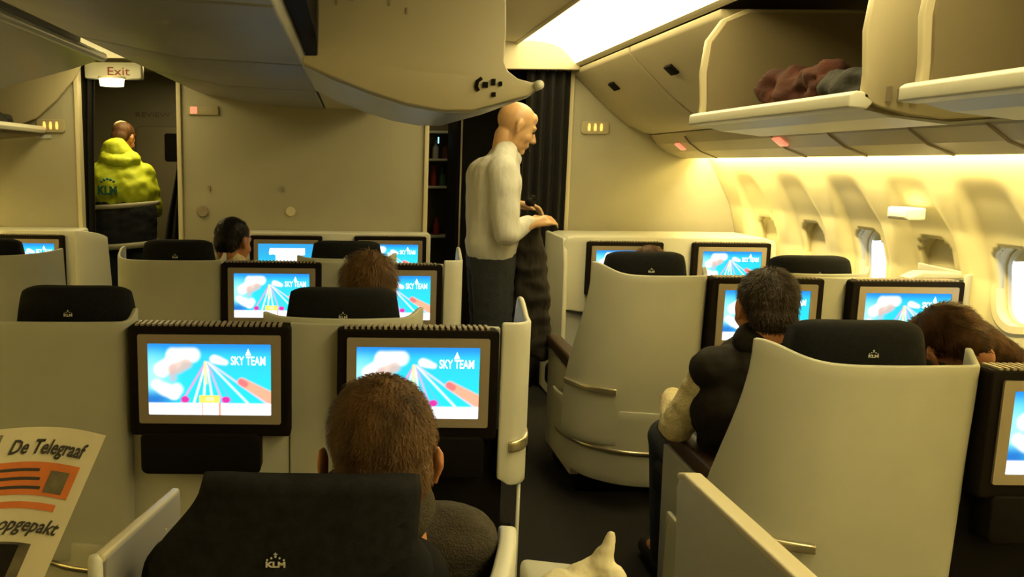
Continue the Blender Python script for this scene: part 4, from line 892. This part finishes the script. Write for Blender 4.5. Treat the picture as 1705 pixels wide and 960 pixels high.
fuse('trousers', [('c', (-1.82, 6.48, .88), (-1.82, 6.50, .12), .115, .08), ('c', (-1.62, 6.48, .88), (-1.62, 6.50, .12), .115, .08)], 'navycloth', P, .014, 3)
for x in (-1.82, -1.62): fuse('shoe', [('c', (x, 6.48, .05), (x, 6.68, .045), .05, .045)], 'shoe', P, .01, 2)
text('back_letters', 'KLM', .085, (-1.80, 6.290, 1.275), (pi/2, 0, radians(-14)), 'teal', P, sx=1.0, bold=.004)
bm = bmesh.new()
for dx, dz in ((-.05, .0), (-.025, .012), (0, .018), (.025, .012), (.05, 0)): bmesh.ops.create_uvsphere(bm, u_segments=8, v_segments=6, radius=.011, matrix=Matrix.Translation((-1.80+dx, 6.302-dx*.25, 1.345+dz)))
bm_obj('back_crown', bm, 'teal', P)
H = fuse('hair', hair_cap(hc, Rh, .99), 'hair_red', P, .009, 3)
fuse('cap', [('e', hc+Rh @ V3(-.015, -.02, .075), (.072, .085, .055), Rh)], 'cream', P, .009, 3)

# crew member busy in the galley, partly seen in the gap
hc = V3(.98, 7.62, 1.50); R0 = basis(radians(70), radians(20), 0); ch = V3(.92, 7.62, 1.22); pel = V3(.92, 7.62, .88)
b = [('c', hc+R0 @ V3(0, -.04, -.06), ch, .05, .065), ('c', ch, pel, .10, .12), ('c', ch+V3(0, -.15, .03), V3(.86, 7.40, 1.10), .05, .04), ('c', V3(.86, 7.40, 1.10), V3(.80, 7.42, 1.29), .038, .028), ('c', ch+V3(0, .15, .03), V3(.86, 7.72, 1.0), .05, .04), ('c', ch+V3(0, -.15, .03), ch+V3(0, .15, .03), .06, .06)]
for q in (-1, 1): b += [('c', (.92, 7.62+.09*q, .86), (.92, 7.62+.09*q, .08), .085, .04), ('c', (.92, 7.62+.09*q, .05), (.80, 7.62+.09*q, .045), .035, .03)]
P = fuse('person', b+head_prims(hc, R0)+hand_prims(V3(.80, 7.42, 1.29), (-.4, 0, .9), (.3, -.9, 0)), 'skin2', None, .009, 3)
tag(P, 'crew member in dark clothes glimpsed in the gap beside the middle partition', 'person')
fuse('uniform', [('c', ch, pel, .13, .14), ('c', ch+V3(0, -.15, .03), ch+V3(0, .15, .03), .07, .07), ('c', ch+V3(0, -.15, .03), V3(.87, 7.42, 1.11), .062, .052), ('c', ch+V3(0, .15, .03), V3(.86, 7.72, 1.02), .062, .05), ('c', pel, (.92, 7.62, .5), .14, .13)], 'navycloth', P, .012, 3, .005, 12)
fuse('hair', hair_cap(hc, R0, 1.0), 'hair_brown', P, .01, 3)
